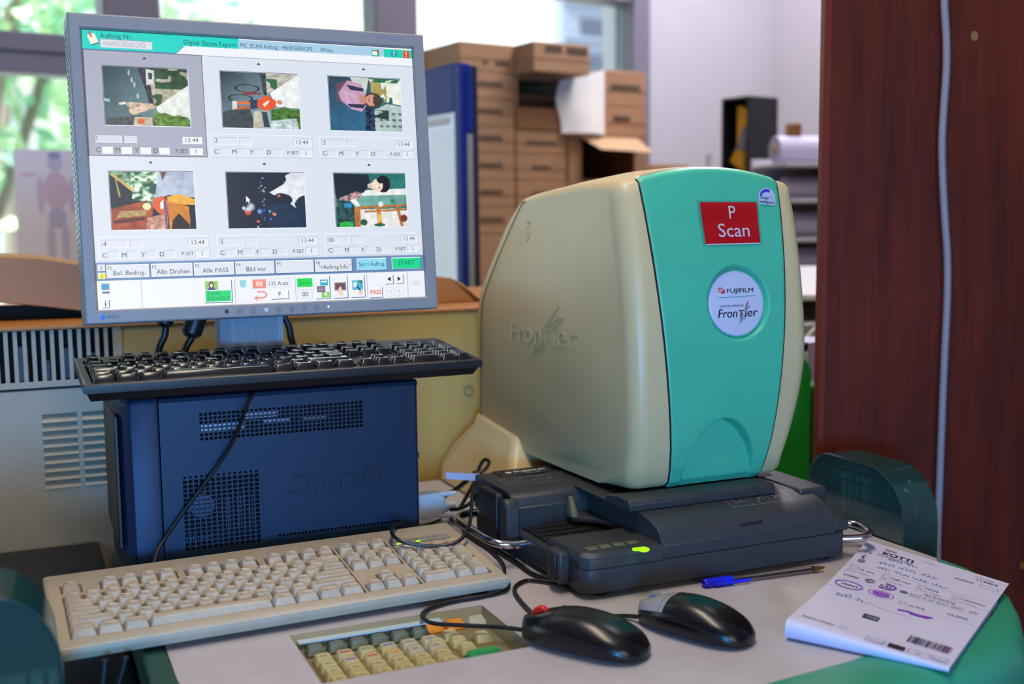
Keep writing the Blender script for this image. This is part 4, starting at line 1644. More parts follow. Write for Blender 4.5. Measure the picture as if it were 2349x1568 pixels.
# chromed carrying handles
for side in (0, 1):
    mb = MB()
    if side == 0:
        P_ = [(0.004, 0.285, 0.031), (-0.020, 0.285, 0.031), (-0.034, 0.275, 0.031), (-0.040, 0.258, 0.031), (-0.0405, 0.22, 0.031), (-0.0400, 0.185, 0.031), (-0.037, 0.160, 0.030), (-0.028, 0.150, 0.028), (-0.012, 0.147, 0.026), (0.004, 0.147, 0.026)]
    else:
        P_ = [(0.356, 0.045, 0.030), (0.385, 0.044, 0.030), (0.396, 0.036, 0.029), (0.397, 0.020, 0.027), (0.391, 0.006, 0.025), (0.378, 0.002, 0.023), (0.364, 0.008, 0.022), (0.350, 0.014, 0.022)]
    mb.tube(P_, 0.0052 if side == 0 else 0.0048, 12, sub=5)
    mb.build('handle', 'chrome', car)

# ================================================================== SMALL BLUE COMPUTER
PCV = 0.270
pa, pb_ = MF.onv((358, 930), PCV), MF.onv((958, 873), PCV)
pc0, pc1 = MF.onv((385, 1283), PCV), MF.onv((964, 1222), PCV)
PX, PR, PZ0, PZ1 = (pa.x + pc0.x) / 2, (pb_.x + pc1.x) / 2, 0.018, 0.2105
pc = thing('small_computer', 'dark blue aluminium mini computer with square vent holes under the black keyboard', 'computer', MF.o, MF.yaw)


def pcl(px_):
    h = MF.onv(px_, PCV)
    return h.x, h.z


# side panel with real square holes
holes = []
(hx0, hz0), (hx1, hz1) = pcl((458, 1012)), pcl((832, 917))
hw_, hh_ = (hx1 - hx0) / 37, None
HZT, HZB = pcl((640, 932))[1], pcl((640, 996))[1]
for j in range(7):
    for i in range(37):
        holes.append((hx0 + (i + .5) * hw_, HZB + (HZT - HZB) * (j + .5) / 7, hw_ * .34, (HZT - HZB) / 7 * .34))
gx0, gz1 = pcl((417, 1092))
gx1, gz0 = pcl((600, 1238))
gz1 = pcl((510, 1082))[1]
gz0 = pcl((510, 1254))[1]
nx_, nz_ = 14, 17
for j in range(nz_):
    for i in range(nx_):
        k = .36 if j < nz_ - 1 else .24
        holes.append((gx0 + (i + .5) * (gx1 - gx0) / nx_, gz0 + (j + .5) * (gz1 - gz0) / nz_, (gx1 - gx0) / nx_ * k, (gz1 - gz0) / nz_ * k))
lx0, lz = pcl((638, 1233))
lx1, lz1 = pcl((920, 1196))
lz = (lz + lz1) / 2 + .002
for i in range(34):
    holes.append((lx0 + (lx1 - lx0) * (i + .5) / 34, lz, (lx1 - lx0) / 34 * .32, .0014))


def perforated(mb, x0, x1, z0, z1, y, holes):
    """front sheet on y with square holes, cut as a grid of strips per hole row group"""
    xs = sorted({x0, x1} | {h[0] - h[2] for h in holes} | {h[0] + h[2] for h in holes})
    zs = sorted({z0, z1} | {h[1] - h[3] for h in holes} | {h[1] + h[3] for h in holes})
    for za, zb in zip(zs, zs[1:]):
        zc = (za + zb) / 2
        row = [h for h in holes if h[1] - h[3] < zc < h[1] + h[3]]
        row.sort()
        cur = x0
        for h in row:
            mb.face([(cur, y, za), (h[0] - h[2], y, za), (h[0] - h[2], y, zb), (cur, y, zb)])
            a, b_, d = h[0] - h[2], h[0] + h[2], 0.0011
            mb.face([(a, y, za), (a, y + d, za), (a, y + d, zb), (a, y, zb)])
            mb.face([(b_, y, za), (b_, y, zb), (b_, y + d, zb), (b_, y + d, za)])
            cur = h[0] + h[2]
        mb.face([(cur, y, za), (x1, y, za), (x1, y, zb), (cur, y, zb)])
    for h in holes:
        a, b_, c, d = h[0] - h[2], h[0] + h[2], h[1] - h[3], h[1] + h[3]
        mb.face([(a, y, c), (b_, y, c), (b_, y + .0011, c), (a, y + .0011, c)])
        mb.face([(a, y, d), (a, y + .0011, d), (b_, y + .0011, d), (b_, y, d)])


mb = MB()
perforated(mb, PX, PR - .004, PZ0, PZ1 - .006, PCV, holes)
PD = 0.20
sec = [(PX, PCV, PZ1 - .006), (PX, PCV + .0018, PZ1 - .0018), (PX, PCV + .006, PZ1), (PX, PCV + PD - .006, PZ1), (PX, PCV + PD, PZ1 - .006), (PX, PCV + PD, PZ0)]
mb.loft([sec, [(PR, b_, c_) for a_, b_, c_ in sec]], closed=False, cap0=False, cap1=False)
mb.face([(PR - .004, PCV, PZ0), (PR - .001, PCV + .001, PZ0), (PR - .001, PCV + .001, PZ1 - .006), (PR - .004, PCV, PZ1 - .006)])
mb.face([(PR - .001, PCV + .001, PZ0), (PR, PCV + .004, PZ0), (PR, PCV + .004, PZ1 - .006), (PR - .001, PCV + .001, PZ1 - .006)])
mb.face([(PR, PCV + .004, PZ0), (PR, PCV + PD, PZ0), (PR, PCV + PD, PZ1 - .006), (PR, PCV + .004, PZ1 - .006)])
mb.build('casing', 'navy', pc, angle=30, merge=False)
mb = MB()
mb.box(PX + .002, PR - .003, PCV + .016, PCV + PD - .002, PZ0 + .001, PZ1 - .004)
mb.build('inner_chassis', 'dark', pc, smooth=False)
mb = MB()
for (a, b_, zz, hh) in ((hx0 + .003, hx0 + .052, .38, .26), (hx0 + .052, hx0 + .092, .74, .25), (hx0 + .075, hx0 + .105, .46, .1), (hx0 + .12, hx0 + .15, .42, .12)):
    z_ = HZB + (HZT - HZB) * zz
    mb.box(a, b_, PCV + .008, PCV + .015, z_ - (HZT - HZB) * hh / 2, z_ + (HZT - HZB) * hh / 2)
mb.build('drive_bracket', 'steelbits', pc, smooth=False)
mb = MB()
for i in range(8):
    x = gx0 + (gx1 - gx0) * (.55 + .05 * i)
    mb.box(x, x + .0012, PCV + .006, PCV + .015, gz0 + .02, gz1 - .03)
for i in range(12):
    x = gx0 + (gx1 - gx0) * (.03 + .03 * i)
    mb.box(x, x + .0011, PCV + .005, PCV + .015, gz0 + .010, gz0 + .017)
mb.cyl((gx0 + .022, PCV + .006, gz0 + .05), (0, 1, 0), .014, .008, 20)
mb.build('heat_sink', 'steeldim', pc, smooth=False)
# front plate (faces left), curved
mb = MB()
fx = MF.onv((284, 925), PCV).x
fpl = [(PX - .0006, PCV + .001), (PX - .004, PCV), (fx + .006, PCV + .002), (fx, PCV + .008), (fx - .008, PCV + .05), (fx - .010, PCV + .10), (fx - .008, PCV + .15), (fx, PCV + PD - .008), (PX - .0006, PCV + PD - .002)]
mb.loft([[(x, y, PZ0 - .002) for x, y in fpl], [(x, y, PZ1 - .006) for x, y in fpl], [(PX + (x - PX) * .9, PCV + .1 + (y - PCV - .1) * .97, PZ1 - .0005) for x, y in fpl]])
fpo = mb.build('front_plate', 'navydark', pc, bevel=0.001)
mb = MB()
mb.box(fx - .0105, fx - .006, PCV + .02, PCV + PD - .02, PZ0 + .02, PZ1 - .02)
mb.build('drive_flap', 'charcoal2', fpo, bevel=.001)
# pressed name
mb = MB()
n0_, n1_ = MF.onv((662, 1137), PCV), MF.onv((885, 1104), PCV)
exn = (n1_ - n0_).normalized()
eyn = Vector((-exn.z, 0, exn.x))
put_text(mb, 'Shuttle', Vector((n0_.x, PCV, n0_.z)), exn, eyn, 0.0235, 'l', None, 0, 0.0, 0.35, (n1_ - n0_).length * .95, 0.0, 0.0022)
mb.build('pressed_name', 'navy', pc, smooth=False)
mb = MB()
h_ = MF.onv((966, 1043), PCV + .01)
mb.cyl((PR, PCV + .012, h_.z), (1, 0, 0), .004, .004, 10)
mb.build('thumb_screw', 'chrome', pc)
for x, y in ((PX + .03, PCV + .02), (PR - .02, PCV + .02), (PX + .03, PCV + PD - .02), (PR - .02, PCV + PD - .02)):
    mb = MB()
    mb.cyl((x, y, 0.0006), (0, 0, 1), .011, PZ0 - .0010, 14)
    mb.build('foot', 'black', pc)
tray = MB()
tr0 = MF.onz((232, 1238), 0.004)
tray.box(max(tr0.x, -.416), -.378, tr0.y - .10, tr0.y, 0.0005, 0.012)
tag(tray.build('dark_tray', 'charcoal2', None, bevel=.004, loc=MF.o, rotz=MF.yaw), 'low dark tray sticking out under the corner of the blue computer', 'tray')
# ================================================================== KEYBOARDS
U = 0.01905
F_ROW = [(0, 'Esc')] + [(2 + i, 'F%d' % (i + 1)) for i in range(4)] + [(6.5 + i, 'F%d' % (i + 5)) for i in range(4)] + [(11 + i, 'F%d' % (i + 9)) for i in range(4)] + [(15.25, 'Print'), (16.25, 'Scroll'), (17.25, 'Pause')]


def layout(iso):
    """list of (x, y, w, h, legend, second box) in key units, y counted from the front row"""
    ks = [(x, 5.5, 1, 1, t, None) for x, t in F_ROW]
    for i, ch in enumerate('^1234567890' + ('?+' if iso else '-=')):
        ks.append((i, 4, 1, 1, ch, None))
    ks.append((13, 4, 2, 1, 'Backspace', None))
    ks.append((0, 3, 1.5, 1, 'Tab', None))
    for i, ch in enumerate('QWERTZUIOP[]'):
        ks.append((1.5 + i, 3, 1, 1, ch, None))
    ks.append((0, 2, 1.75, 1, 'Caps', None))
    for i, ch in enumerate("ASDFGHJKL;'"):
        ks.append((1.75 + i, 2, 1, 1, ch, None))
    if iso:
        ks.append((12.75, 2, 1, 1, '#', None))
        ks.append((13.75, 2, 1.25, 1, 'Enter', (13.5, 3, 1.5)))
        ks.append((0, 1, 1.25, 1, 'Shift', None))
        ks.append((1.25, 1, 1, 1, '<', None))
    else:
        ks.append((13.5, 3, 1.5, 1, '|', None))
        ks.append((12.75, 2, 2.25, 1, 'Enter', None))
        ks.append((0, 1, 2.25, 1, 'Shift', None))
    for i, ch in enumerate('YXCVBNM,.-'):
        ks.append((2.25 + i, 1, 1, 1, ch, None))
    ks.append((12.25, 1, 2.75, 1, 'Shift', None))
    x = 0
    for w, t in ((1.25, 'Ctrl'), (1.25, 'Win'), (1.25, 'Alt'), (6.25, ''), (1.25, 'Alt Gr'), (1.25, 'Win'), (1.25, 'Menu'), (1.25, 'Ctrl')):
        ks.append((x, 0, w, 1, t, None))
        x += w
    for i, t in enumerate(('Insert', 'Home', 'PgUp')):
        ks.append((15.25 + i, 4, 1, 1, t, None))
    for i, t in enumerate(('Delete', 'End', 'PgDn')):
        ks.append((15.25 + i, 3, 1, 1, t, None))
    ks.append((16.25, 1, 1, 1, '', None))
    for i in range(3):
        ks.append((15.25 + i, 0, 1, 1, '', None))
    for i, t in enumerate(('Num', '/', '*', '-')):
        ks.append((18.5 + i, 4, 1, 1, t, None))
    for r, row in ((3, '789'), (2, '456'), (1, '123')):
        for i, t in enumerate(row):
            ks.append((18.5 + i, r, 1, 1, t, None))
    ks.append((21.5, 2, 1, 2, '+', None))
    ks.append((21.5, 0, 1, 2, 'Enter', None))
    ks.append((18.5, 0, 2, 1, '0', None))
    ks.append((20.5, 0, 1, 1, ',', None))
    return ks


def plate_with_wells(mb, x0, x1, y0, y1, zt, zf, wells):
    xs = sorted({x0, x1} | {w[0] for w in wells} | {w[1] for w in wells})
    ys = sorted({y0, y1} | {w[2] for w in wells} | {w[3] for w in wells})
    for ya, yb in zip(ys, ys[1:]):
        for xa, xb in zip(xs, xs[1:]):
            cx, cy = (xa + xb) / 2, (ya + yb) / 2
            inw = any(w[0] < cx < w[1] and w[2] < cy < w[3] for w in wells)
            z = zf if inw else zt
            mb.face([(xa, ya, z), (xb, ya, z), (xb, yb, z), (xa, yb, z)])
    for a, b, c, d in wells:
        mb.face([(a, c, zt), (b, c, zt), (b, c, zf), (a, c, zf)])
        mb.face([(a, d, zf), (b, d, zf), (b, d, zt), (a, d, zt)])
        mb.face([(a, c, zf), (a, d, zf), (a, d, zt), (a, c, zt)])
        mb.face([(b, c, zt), (b, d, zt), (b, d, zf), (b, c, zf)])


def keyboard(name, label, A, yaw, slope, Wk, Dk, mx, fy, iso, caseM, keyM, inkc, case_pts, kz, kh, wellz, legend=True):
    root = thing(name, label, 'keyboard', A, yaw)
    root.rotation_euler = (slope, 0, yaw)
    u = (Wk - 2 * mx) / 22.5
    uy = U

    def KX(x):
        return mx + x * u

    def KY(y):
        return fy + y * uy
    g = 0.0012
    wells = [(KX(0) - g, KX(15) + g, KY(0) - g, KY(5) + g), (KX(15.25) - g, KX(18.25) + g, KY(3) - g, KY(5) + g), (KX(16.25) - g, KX(17.25) + g, KY(1), KY(2) + g), (KX(15.25) - g, KX(18.25) + g, KY(0) - g, KY(1)),
             (KX(18.5) - g, KX(22.5) + g, KY(0) - g, KY(5) + g), (KX(0) - g, KX(1) + g, KY(5.5) - g, KY(6.5) + g), (KX(2) - g, KX(6) + g, KY(5.5) - g, KY(6.5) + g), (KX(6.5) - g, KX(10.5) + g, KY(5.5) - g, KY(6.5) + g), (KX(11) - g, KX(15) + g, KY(5.5) - g, KY(6.5) + g), (KX(15.25) - g, KX(18.25) + g, KY(5.5) - g, KY(6.5) + g)]
    mb = MB()
    plate_with_wells(mb, 0.004, Wk - .004, 0.010, Dk - .004, 0.0, wellz, wells)
    loops = []
    for (ins, yfront, z) in case_pts:
        loops.append([(ins, yfront, z), (Wk - ins, yfront, z), (Wk - ins, Dk - ins, z), (ins, Dk - ins, z)])
    mb.loft(loops, cap0=False)
    case = mb.build('case', caseM, root, angle=30)
    for (x, y, w, h, t, ext) in layout(iso):
        mb = MB()
        ww, hh = w * u - .0010, h * uy - .0010
        cx, cy = KX(x + w / 2), KY(y + h / 2)
        sl = {0: -.02, 1: .0, 2: .03, 3: .07, 4: .11, 5.5: .13}.get(y, 0)
        keycap(mb, cx, cy, wellz, ww, hh, kh, slope=sl, dish=0.0006 if w < 3 else -0.0006, topd=hh - .0074)
        if ext:
            ex, ey, ew = ext
            keycap(mb, KX(ex + ew / 2), KY(ey + .5) , wellz, ew * u - .001, hh, kh, slope=.05, topd=hh - .0074)
            mb.box(KX(13.75) + .003, KX(15) - .0036, KY(2.75), KY(3.3), wellz, wellz + kh - .0007)
        if t and legend:
            long_ = len(t) > 1
            sz = 0.0021 if long_ else 0.0034
            put_text(mb, t, (cx - ww / 2 + .0036, cy + hh / 2 - .0034 - sz, wellz + kh + sl * (hh / 2 - .005) - .0002), (1, 0, 0), (0, 1, sl), sz, 'l', inkc, 1, width=min(len(t) * .0015, ww - .007) if long_ else None)
        mb.build('key', [keyM, 'ink'], root)
    return root, KX, KY, case


bk, KX, KY, bcase = keyboard('beige_keyboard', 'aged beige full-size keyboard lying on the desk before the blue computer', (-0.4195, 0.991, 0.770), R(25.7), R(6.2), 0.46, 0.176, 0.0150, 0.0165, False, 'beige', 'beigekey', '#4a4038',
                             [(0.0, 0.0, -0.006), (0.0006, 0.001, -0.0025), (0.003, 0.0045, -0.0004), (0.004, 0.010, 0.0)][::-1] + [(0.0, 0.0, -0.008), (0.003, 0.003, -0.0145)], -.004, 0.0092, -0.0040)
mb = MB()
led0 = (KX(18.5) + .001, KY(5.75))
mb.box(led0[0], KX(22.5) - .004, KY(5.62), KY(6.35), 0.0, 0.0007)
lp = mb.build('lamp_panel', 'silver', bk, smooth=False)
mb = MB()
s_ = Sheet(mb, (led0[0], KY(6.35), 0.0007), Vector((1, 0, 0)), Vector((0, 1, 0)), 0.001, base=.0002)
wl = (KX(22.5) - .004 - led0[0]) * 1000
for i, (a, b_) in enumerate((('Num', 'Lock'), ('Caps', 'Lock'), ('Scroll', 'Lock'))):
    x = wl * i / 3
    s_.frame(x, 0, x + wl / 3, 13.9, '#5a5a60', .35)
    s_.text(x + 5, 4.2, a, 1.9, '#3c3c42', width=len(a) * 1.4)
    s_.text(x + 5, 7.2, b_, 1.9, '#3c3c42', width=len(b_) * 1.4)
mb.build('lamp_print', 'ink', lp, smooth=False, merge=False)
for i in (0, 1):
    mb = MB()
    x = led0[0] + (wl * i / 3 + 6) / 1000
    mb.box(x, x + .005, KY(5.70), KY(5.83), 0.0007, 0.0014)
    q = mb.build('lamp', 'greenled', lp, smooth=False)
for x in (0.03, 0.43):
    mb = MB()
    mb.box(x - .012, x + .012, 0.15, 0.162, -0.0355, -0.0145)
    mb.build('foot', 'beige', bk, bevel=.001)
    mb = MB()
    mb.box(x - .008, x + .008, 0.008, 0.018, -0.0198, -0.0145)
    mb.build('rubber_pad', 'black', bk)

kk, KX2, KY2, kcase = keyboard('black_keyboard', 'black keyboard balanced on top of the blue computer under the monitor', (-0.445, 1.158, 0.9885), R(24.6), R(4.6), 0.45, 0.154, 0.0095, 0.0090, True, 'black', 'blackkey', '#7a7a84',
                               [(0.0, 0.0, -0.004), (0.0005, 0.0005, -0.001), (0.002, 0.002, 0.0), (0.004, 0.0078, 0.0)][::-1] + [(0.0, 0.0, -0.0095), (0.003, 0.004, -0.0105), (0.007, 0.013, -0.0205)], -.004, 0.0100, -0.0040)
mb = MB()
mb.box(0.0, 0.0022, 0.003, 0.15, 0.0, 0.0012)
mb.build('side_rail', 'silverdark', kk)
for x in (0.05, 0.40):
    mb = MB()
    mb.box(x - .012, x + .012, 0.115, 0.135, -0.0262, -0.0205)
    mb.build('foot', 'black', kk, bevel=.001)
mb = MB()
mb.cyl((KX2(18.4), KY2(5.9), 0.0), (0, 0, 1), .0014, .0006, 10)
mb.build('lamp', 'whiteled', kk)

# ================================================================== MICE
def mouse(name, label, front, rear, wid, hgt, bodyM, two):
    f, r = Vector(front), Vector(rear)
    d = (r - f)
    L = d.length
    root = thing(name, label, 'computer mouse', (f.x, f.y, DZ), math.atan2(d.y, d.x))

    def half(t):
        return wid / 2 * (1 - abs(2 * max(0.0, t - .0) ** 1.12 - 1) ** 3.0) ** 0.42 * (0.86 + .20 * t - .06 * t * t)

    def top(t):
        return hgt * (0.30 + 0.70 * math.sin(PI * min(1, (t * .84 + .10))) ** 0.9) * (1 - max(0, t - .86) ** 2 * 14)
    loops = []
    NT = 28
    for i in range(NT + 1):
        t = 0.004 + 0.992 * i / NT
        t = .5 - .5 * math.cos(PI * t)
        h, w = max(top(t), .004), max(half(t), .003)
        lp = []
        for k in range(28):
            a = 2 * PI * k / 28
            ca, sa = math.cos(a), math.sin(a)
            y = w * (abs(ca) ** .8) * (1 if ca >= 0 else -1)
            if sa >= 0:
                z = h * .34 + h * .66 * abs(sa) ** .85
            else:
                z = h * .34 - (h * .34 - .0012) * abs(sa) ** .5
                y *= 1 - .07 * abs(sa)
            lp.append((t * L, y, z))
        loops.append(lp)
    mb = MB()
    mb.loft(loops)
    body = mb.build('body', bodyM, root, angle=60)
    # seams
    def surf(t, k):
        i = t * NT
        a = loops[int(i)][k % 28]
        b = loops[min(NT, int(i) + 1)][k % 28]
        q = Vector(a).lerp(Vector(b), i - int(i))
        c = Vector((q.x, 0, q.z * .5))
        return c + (q - c) * 1.003
    mb = MB()
    for k0 in (1, 13):
        mb.tube([surf(t / 20, k0) for t in range(1, 20)], .0005, 5, sub=2)
    mb.tube([surf(.36, k) for k in range(2, 13)], .0005, 5, sub=2)
    if not two:
        mb.tube([surf(t / 20, 7) for t in range(1, 7)], .0005, 5, sub=2)
    mb.build('seam', 'dark', root)
    if two:
        mb = MB()
        lp2 = []
        for i in range(0, 12):
            l = loops[i]
            c = Vector((0, 0, 0))
            row = []
            for k in range(2, 13):
                q = Vector(l[k])
                c = Vector((q.x, 0, q.z * .5))
                row.append(c + (q - c) * 1.012 + Vector((-.0003, 0, .0002)))
            lp2.append(row)
        mb.loft(lp2, closed=False, cap0=False, cap1=False)
        mb.build('button_plate', 'silver', root, angle=60)
    wt = .15
    z = max(top(wt), .01)
    mb = MB()
    mb.tube([(wt * L, -.0035, z - .0045), (wt * L, .0035, z - .0045)], .0095 if not two else .008, 20, sub=1)
    mb.build('scroll_wheel', 'red' if not two else 'silverdark', root, bevel=.001)
    return root, L


m1, L1 = mouse('black_mouse', 'black mouse with a red scroll wheel beside the sunken keypad', (0.009, 1.068), (0.121, 1.000), 0.069, 0.036, 'blackglossy', False)
m2, L2 = mouse('grey_fronted_mouse', 'black mouse with grey buttons in front of the film carrier', (0.128, 1.109), (0.223, 1.029), 0.063, 0.036, 'blackglossy', True)

# ================================================================== BALLPOINT PEN
p0, p1 = Vector((0.207, 1.203)), Vector((0.356, 1.257))
dd = p1 - p0
pen = thing('ballpoint_pen', 'clear ballpoint pen with a blue cap beside the film carrier', 'pen', (p0.x, p0.y, DZ), math.atan2(dd.y, dd.x))
PL = dd.length
r6 = 0.0040
mb = MB()
L = [[(x, r6 * k * math.cos(2 * PI * i / 6 + .5), r6 + .0005 + r6 * k * math.sin(2 * PI * i / 6 + .5)) for i in range(6)] for x, k in ((.03, 1), (PL - .022, 1), (PL - .014, .8))]
mb.loft(L)
mb.build('barrel', 'clear', pen, smooth=False)
mb = MB()
mb.tube([(.03, 0, r6 + .0005), (PL - .01, 0, r6 + .0005)], .0014, 8, sub=1)
mb.build('ink_tube', 'black', pen)
mb = MB()
mb.tube([(PL - .016, 0, r6 + .0005), (PL - .006, 0, r6 + .0005), (PL, 0, r6 + .0005)], lambda t: .0032 * (1 - t) + .0006, 10, sub=3)
mb.build('tip', 'brass', pen)
mb = MB()
mb.tube([(0, 0, r6 + .0008), (.004, 0, r6 + .0008), (.02, 0, r6 + .0008), (.036, 0, r6 + .0008)], lambda t: .0035 + .0018 * min(1, t * 4), 14, sub=3)
mb.box(.012, .056, -.0070, -.0052, r6 - .001, r6 + .0025)
mb.build('cap', 'bluepen', pen, angle=50)

# ================================================================== ORDER BAG
Bc, Rc, Fc, Lc = MF.onz((1990, 1238), .006), MF.onz((2315, 1338), .008), MF.onz((2178, 1531), .0055), MF.onz((1806, 1418), .020)
bag = thing('order_envelope', 'white printed photo order envelope with purple pen marks on the desk corner', 'envelope', MF.o, MF.yaw)


def bagpt(x, y, h=0.0):
    p = Bc * (1 - x) * (1 - y) + Rc * x * (1 - y) + Fc * x * y + Lc * (1 - x) * y
    sag = -0.004 * math.sin(PI * y) * (1 - x)
    return Vector((p.x, p.y, max(p.z + sag, .0040) + h))


mb = MB()
rows = []
NXB = 14
for j in range(25):
    rows.append([bagpt(i / NXB, j / 24) for i in range(NXB + 1)])
for k in range(1, 7):                                   # the fold turns under
    a = PI * k / 6
    row = []
    for i in range(NXB + 1):
        e = bagpt(i / NXB, 1.0)
        rad = (e.z - .0012) / 2
        back = (bagpt(i / NXB, .9) - e)
        back.z = 0
        back.normalize()
        row.append(Vector((e.x, e.y, e.z - rad)) - back * rad * math.sin(a) * .8 + Vector((0, 0, rad * math.cos(a))))
    rows.append(row)
for y in (.9, .7, .45, .2):
    rows.append([Vector((bagpt(i / NXB, y).x, bagpt(i / NXB, y).y, (.0012 if i < 9 else .0026))) for i in range(NXB + 1)])
mb.loft(rows, closed=False, cap0=False, cap1=False)
mb.build('paper', 'paper', bag, angle=70)


class BagSheet(Sheet):
    def P(s, x, y):
        return bagpt(x, y, .0005 + .00008 * s.k + s.i * 1e-6)

    def line(s, x0, y0, x1, y1, w, c):
        d = Vector(((x1 - x0) * .2, (y1 - y0) * .29))
        if d.length < 1e-9:
            return
        n = Vector((-d.y, d.x)).normalized() * w / 2000
        n = Vector((n.x / .2, n.y / .29))
        s.poly([(x0 + n.x, y0 + n.y), (x0 - n.x, y0 - n.y), (x1 - n.x, y1 - n.y), (x1 + n.x, y1 + n.y)], c)

    def t(s, x, y, txt, mm, c='#3c3c52', bold=0.0, wmm=None, shear=0):
        vs, fs, x0, x1 = letters(txt, 0.0)
        k = mm / .686
        sx = k if wmm is None else wmm / (x1 - x0)
        for o_ in ((0,) if not bold else (-bold * .6, 0, bold * .6)):
            s.mb.raw([s.P(x + (a - x0 + o_) * sx / 200, y - b * k / 290) for a, b in vs], fs, s.m, c)
            s.i += .2


mb = MB()
bs = BagSheet(mb, (0, 0, 0), Vector((1, 0, 0)), Vector((0, 1, 0)), 1)
G, DK, PU, BL = '#6c6c88', '#2c2438', '#8a3cc8', '#5060b8'
bs.t(.17, .105, 'KOTTI', 9, '#3c1c34', .05, 44)
bs.t(.17, .058, 'FOTO', 5, DK, .03, 16)
for y in (.115, .128):
    bs.line(.14, y, .40, y - .004, .8, G)
bs.ring(.075, .135, .026, .014, .7, G)
for x in (.066, .086):
    bs.disc(x, .130, .004, .003, DK, 8)
bs.ring(.082, .195, .020, .016, 2.6, '#3c3850', 14, 80, 260)
bs.t(.052, .255, '@', 8, DK)
g = np.random.default_rng(5)


def scribble(x0, y0, x1, y1, n, amp, c, w=.7):
    pts = []
    for i in range(n * 6 + 1):
        t = i / (n * 6)
        pts.append((x0 + (x1 - x0) * t + .006 * math.sin(t * n * 6.0), y0 + (y1 - y0) * t - amp * (0.5 + .5 * math.sin(t * n * 6.283)) * (0.5 + abs(math.sin(t * 17.3)))))
    for i, (a, b_) in enumerate(zip(pts, pts[1:])):
        if (i // 6) % 5 != 4:
            bs.line(*a, *b_, w, c)


scribble(.23, .152, .44, .150, 8, .018, BL)
scribble(.19, .215, .60, .205, 14, .020, BL)
scribble(.20, .270, .72, .275, 20, .016, BL)
scribble(.11, .66, .30, .66, 7, .03, BL)
bs.path([(.30, .655), (.36, .645), (.43, .665), (.5, .665), (.62, .672)], .5, BL)
bs.t(.44, .058, '12 OKT 2021', 2.6, G, 0, 18)
bs.t(.80, .050, 'AUFTRAGSNR', 2.6, DK, 0, 24)
bs.t(.82, .082, '114969', 4.6, DK, .02, 26)
bs.t(.70, .135, 'EXPRESS', 3.6, DK, .02, 24)
bs.path([(.86, .115), (.97, .115), (.97, .148), (.86, .148), (.86, .115)], .4, G)
bs.line(.0, .30, 1, .29, .4, '#9a9ab4')
bs.line(.0, .385, 1, .385, .4, '#b0b0c8')
bs.line(.0, .47, 1, .47, .4, '#b0b0c8')
bs.line(.0, .575, 1, .57, .4, '#b0b0c8')
for x, t, t2 in ((.04, '35 mm', 'KLEINBILD'), (.28, '120 mm', 'ROLLFILM'), (.53, 'Dia', 'E6'), (.76, 'Nachbestellung', '')):
    bs.path([(x, .318), (x + .055, .318), (x + .055, .345), (x, .345), (x, .318)], .5, G)
    bs.t(x + .07, .342, t, 4.0, DK, .015, min(26, 4.5 * len(t)))
    bs.path([(x, .358), (x + .03, .358), (x + .03, .375), (x, .375), (x, .358)], .4, G)
    bs.t(x + .05, .374, 'inkl. Abzuege', 2.2, G, 0, 22)
bs.t(.05, .44, 'FARBE', 4.4, DK, .02, 22)
bs.t(.085, .535, 'PRINT', 4.6, DK, .02, 24)
bs.ring(.135, .525, .095, .036, 1.6, PU, 26)
bs.disc(.235, .425, .035, .020, '#74748c')
bs.disc(.25, .432, .016, .010, '#d0cfe6')
bs.k = 1
bs.t(.315, .445, 'CD', 6, DK, .04, 15)
bs.k = 0
bs.path([(.31, .455), (.36, .46), (.40, .45), (.42, .43), (.40, .41), (.34, .405)], 2.6, PU)
bs.disc(.36, .522, .06, .026, '#a468dc')
bs.ring(.362, .524, .085, .034, .9, PU, 24)
bs.k = 1
bs.t(.315, .535, 'MATT', 5.0, '#3a2060', .02, 20)
bs.k = 0
bs.disc(.475, .437, .028, .012, '#70708a')
bs.t(.60, .41, 'Nur Entwicklung', 3.8, DK, .015, 40)
for i, t in enumerate(('NO', 'C41', 'S/W', 'E6')):
    bs.path([(.52 + i * .09, .425), (.585 + i * .09, .425), (.585 + i * .09, .455), (.52 + i * .09, .455), (.52 + i * .09, .425)], .5, G)
    bs.t(.53 + i * .09, .450, t, 3.2, G, 0, 9)
bs.t(.90, .45, 'S/W', 4.2, DK, .015)
bs.t(.80, .535, 'GLANZ', 4.6, DK, .02, 25)
bs.path([(.50, .535), (.535, .535), (.535, .56), (.50, .56), (.50, .535)], .5, G)
bs.t(.56, .560, 'mit W-R', 4.0, DK, .015, 21)
bs.path([(.52, .628), (.58, .618), (.66, .625), (.74, .612), (.60, .632), (.72, .628)], 3.0, PU)
bs.poly([(.37, .755), (.47, .755), (.47, .795), (.37, .795)], '#44404e')
bs.k = 1
bs.t(.40, .785, 'FUJI', 4.5, '#b8b8cc', 0, 12)
bs.k = 0
bs.t(.06, .945, 'Negative einliegen', 4.2, DK, .01, 42)
bs.path([(.31, .925), (.35, .925), (.35, .95), (.31, .95), (.31, .925)], .5, G)
x = .70
while x < .95:
    w = g.choice([.6, 1.0, 1.6])
    bs.poly([(x, .83), (x + w / 200, .83), (x + w / 200, .895), (x, .895)], '#2c2a3c' if x < .86 else '#6a2c4c')
    x += w / 200 + g.choice([.0035, .006, .008])
for x0_, x1_, c in ((.49, .60, G), (.745, .87, G), (.885, .975, G)):
    bs.path([(x0_, .945), (x1_, .945), (x1_, .985), (x0_, .985), (x0_, .945)], .6, c)
bs.t(.505, .978, 'Versand', 4.4, G, .01, 18)
bs.poly([(.625, .95), (.725, .95), (.725, .985), (.625, .985)], '#3a2430')
bs.t(.79, .978, '22', 4.4, G, .01)
bs.t(.895, .978, 'Index', 4.4, G, .01, 14)
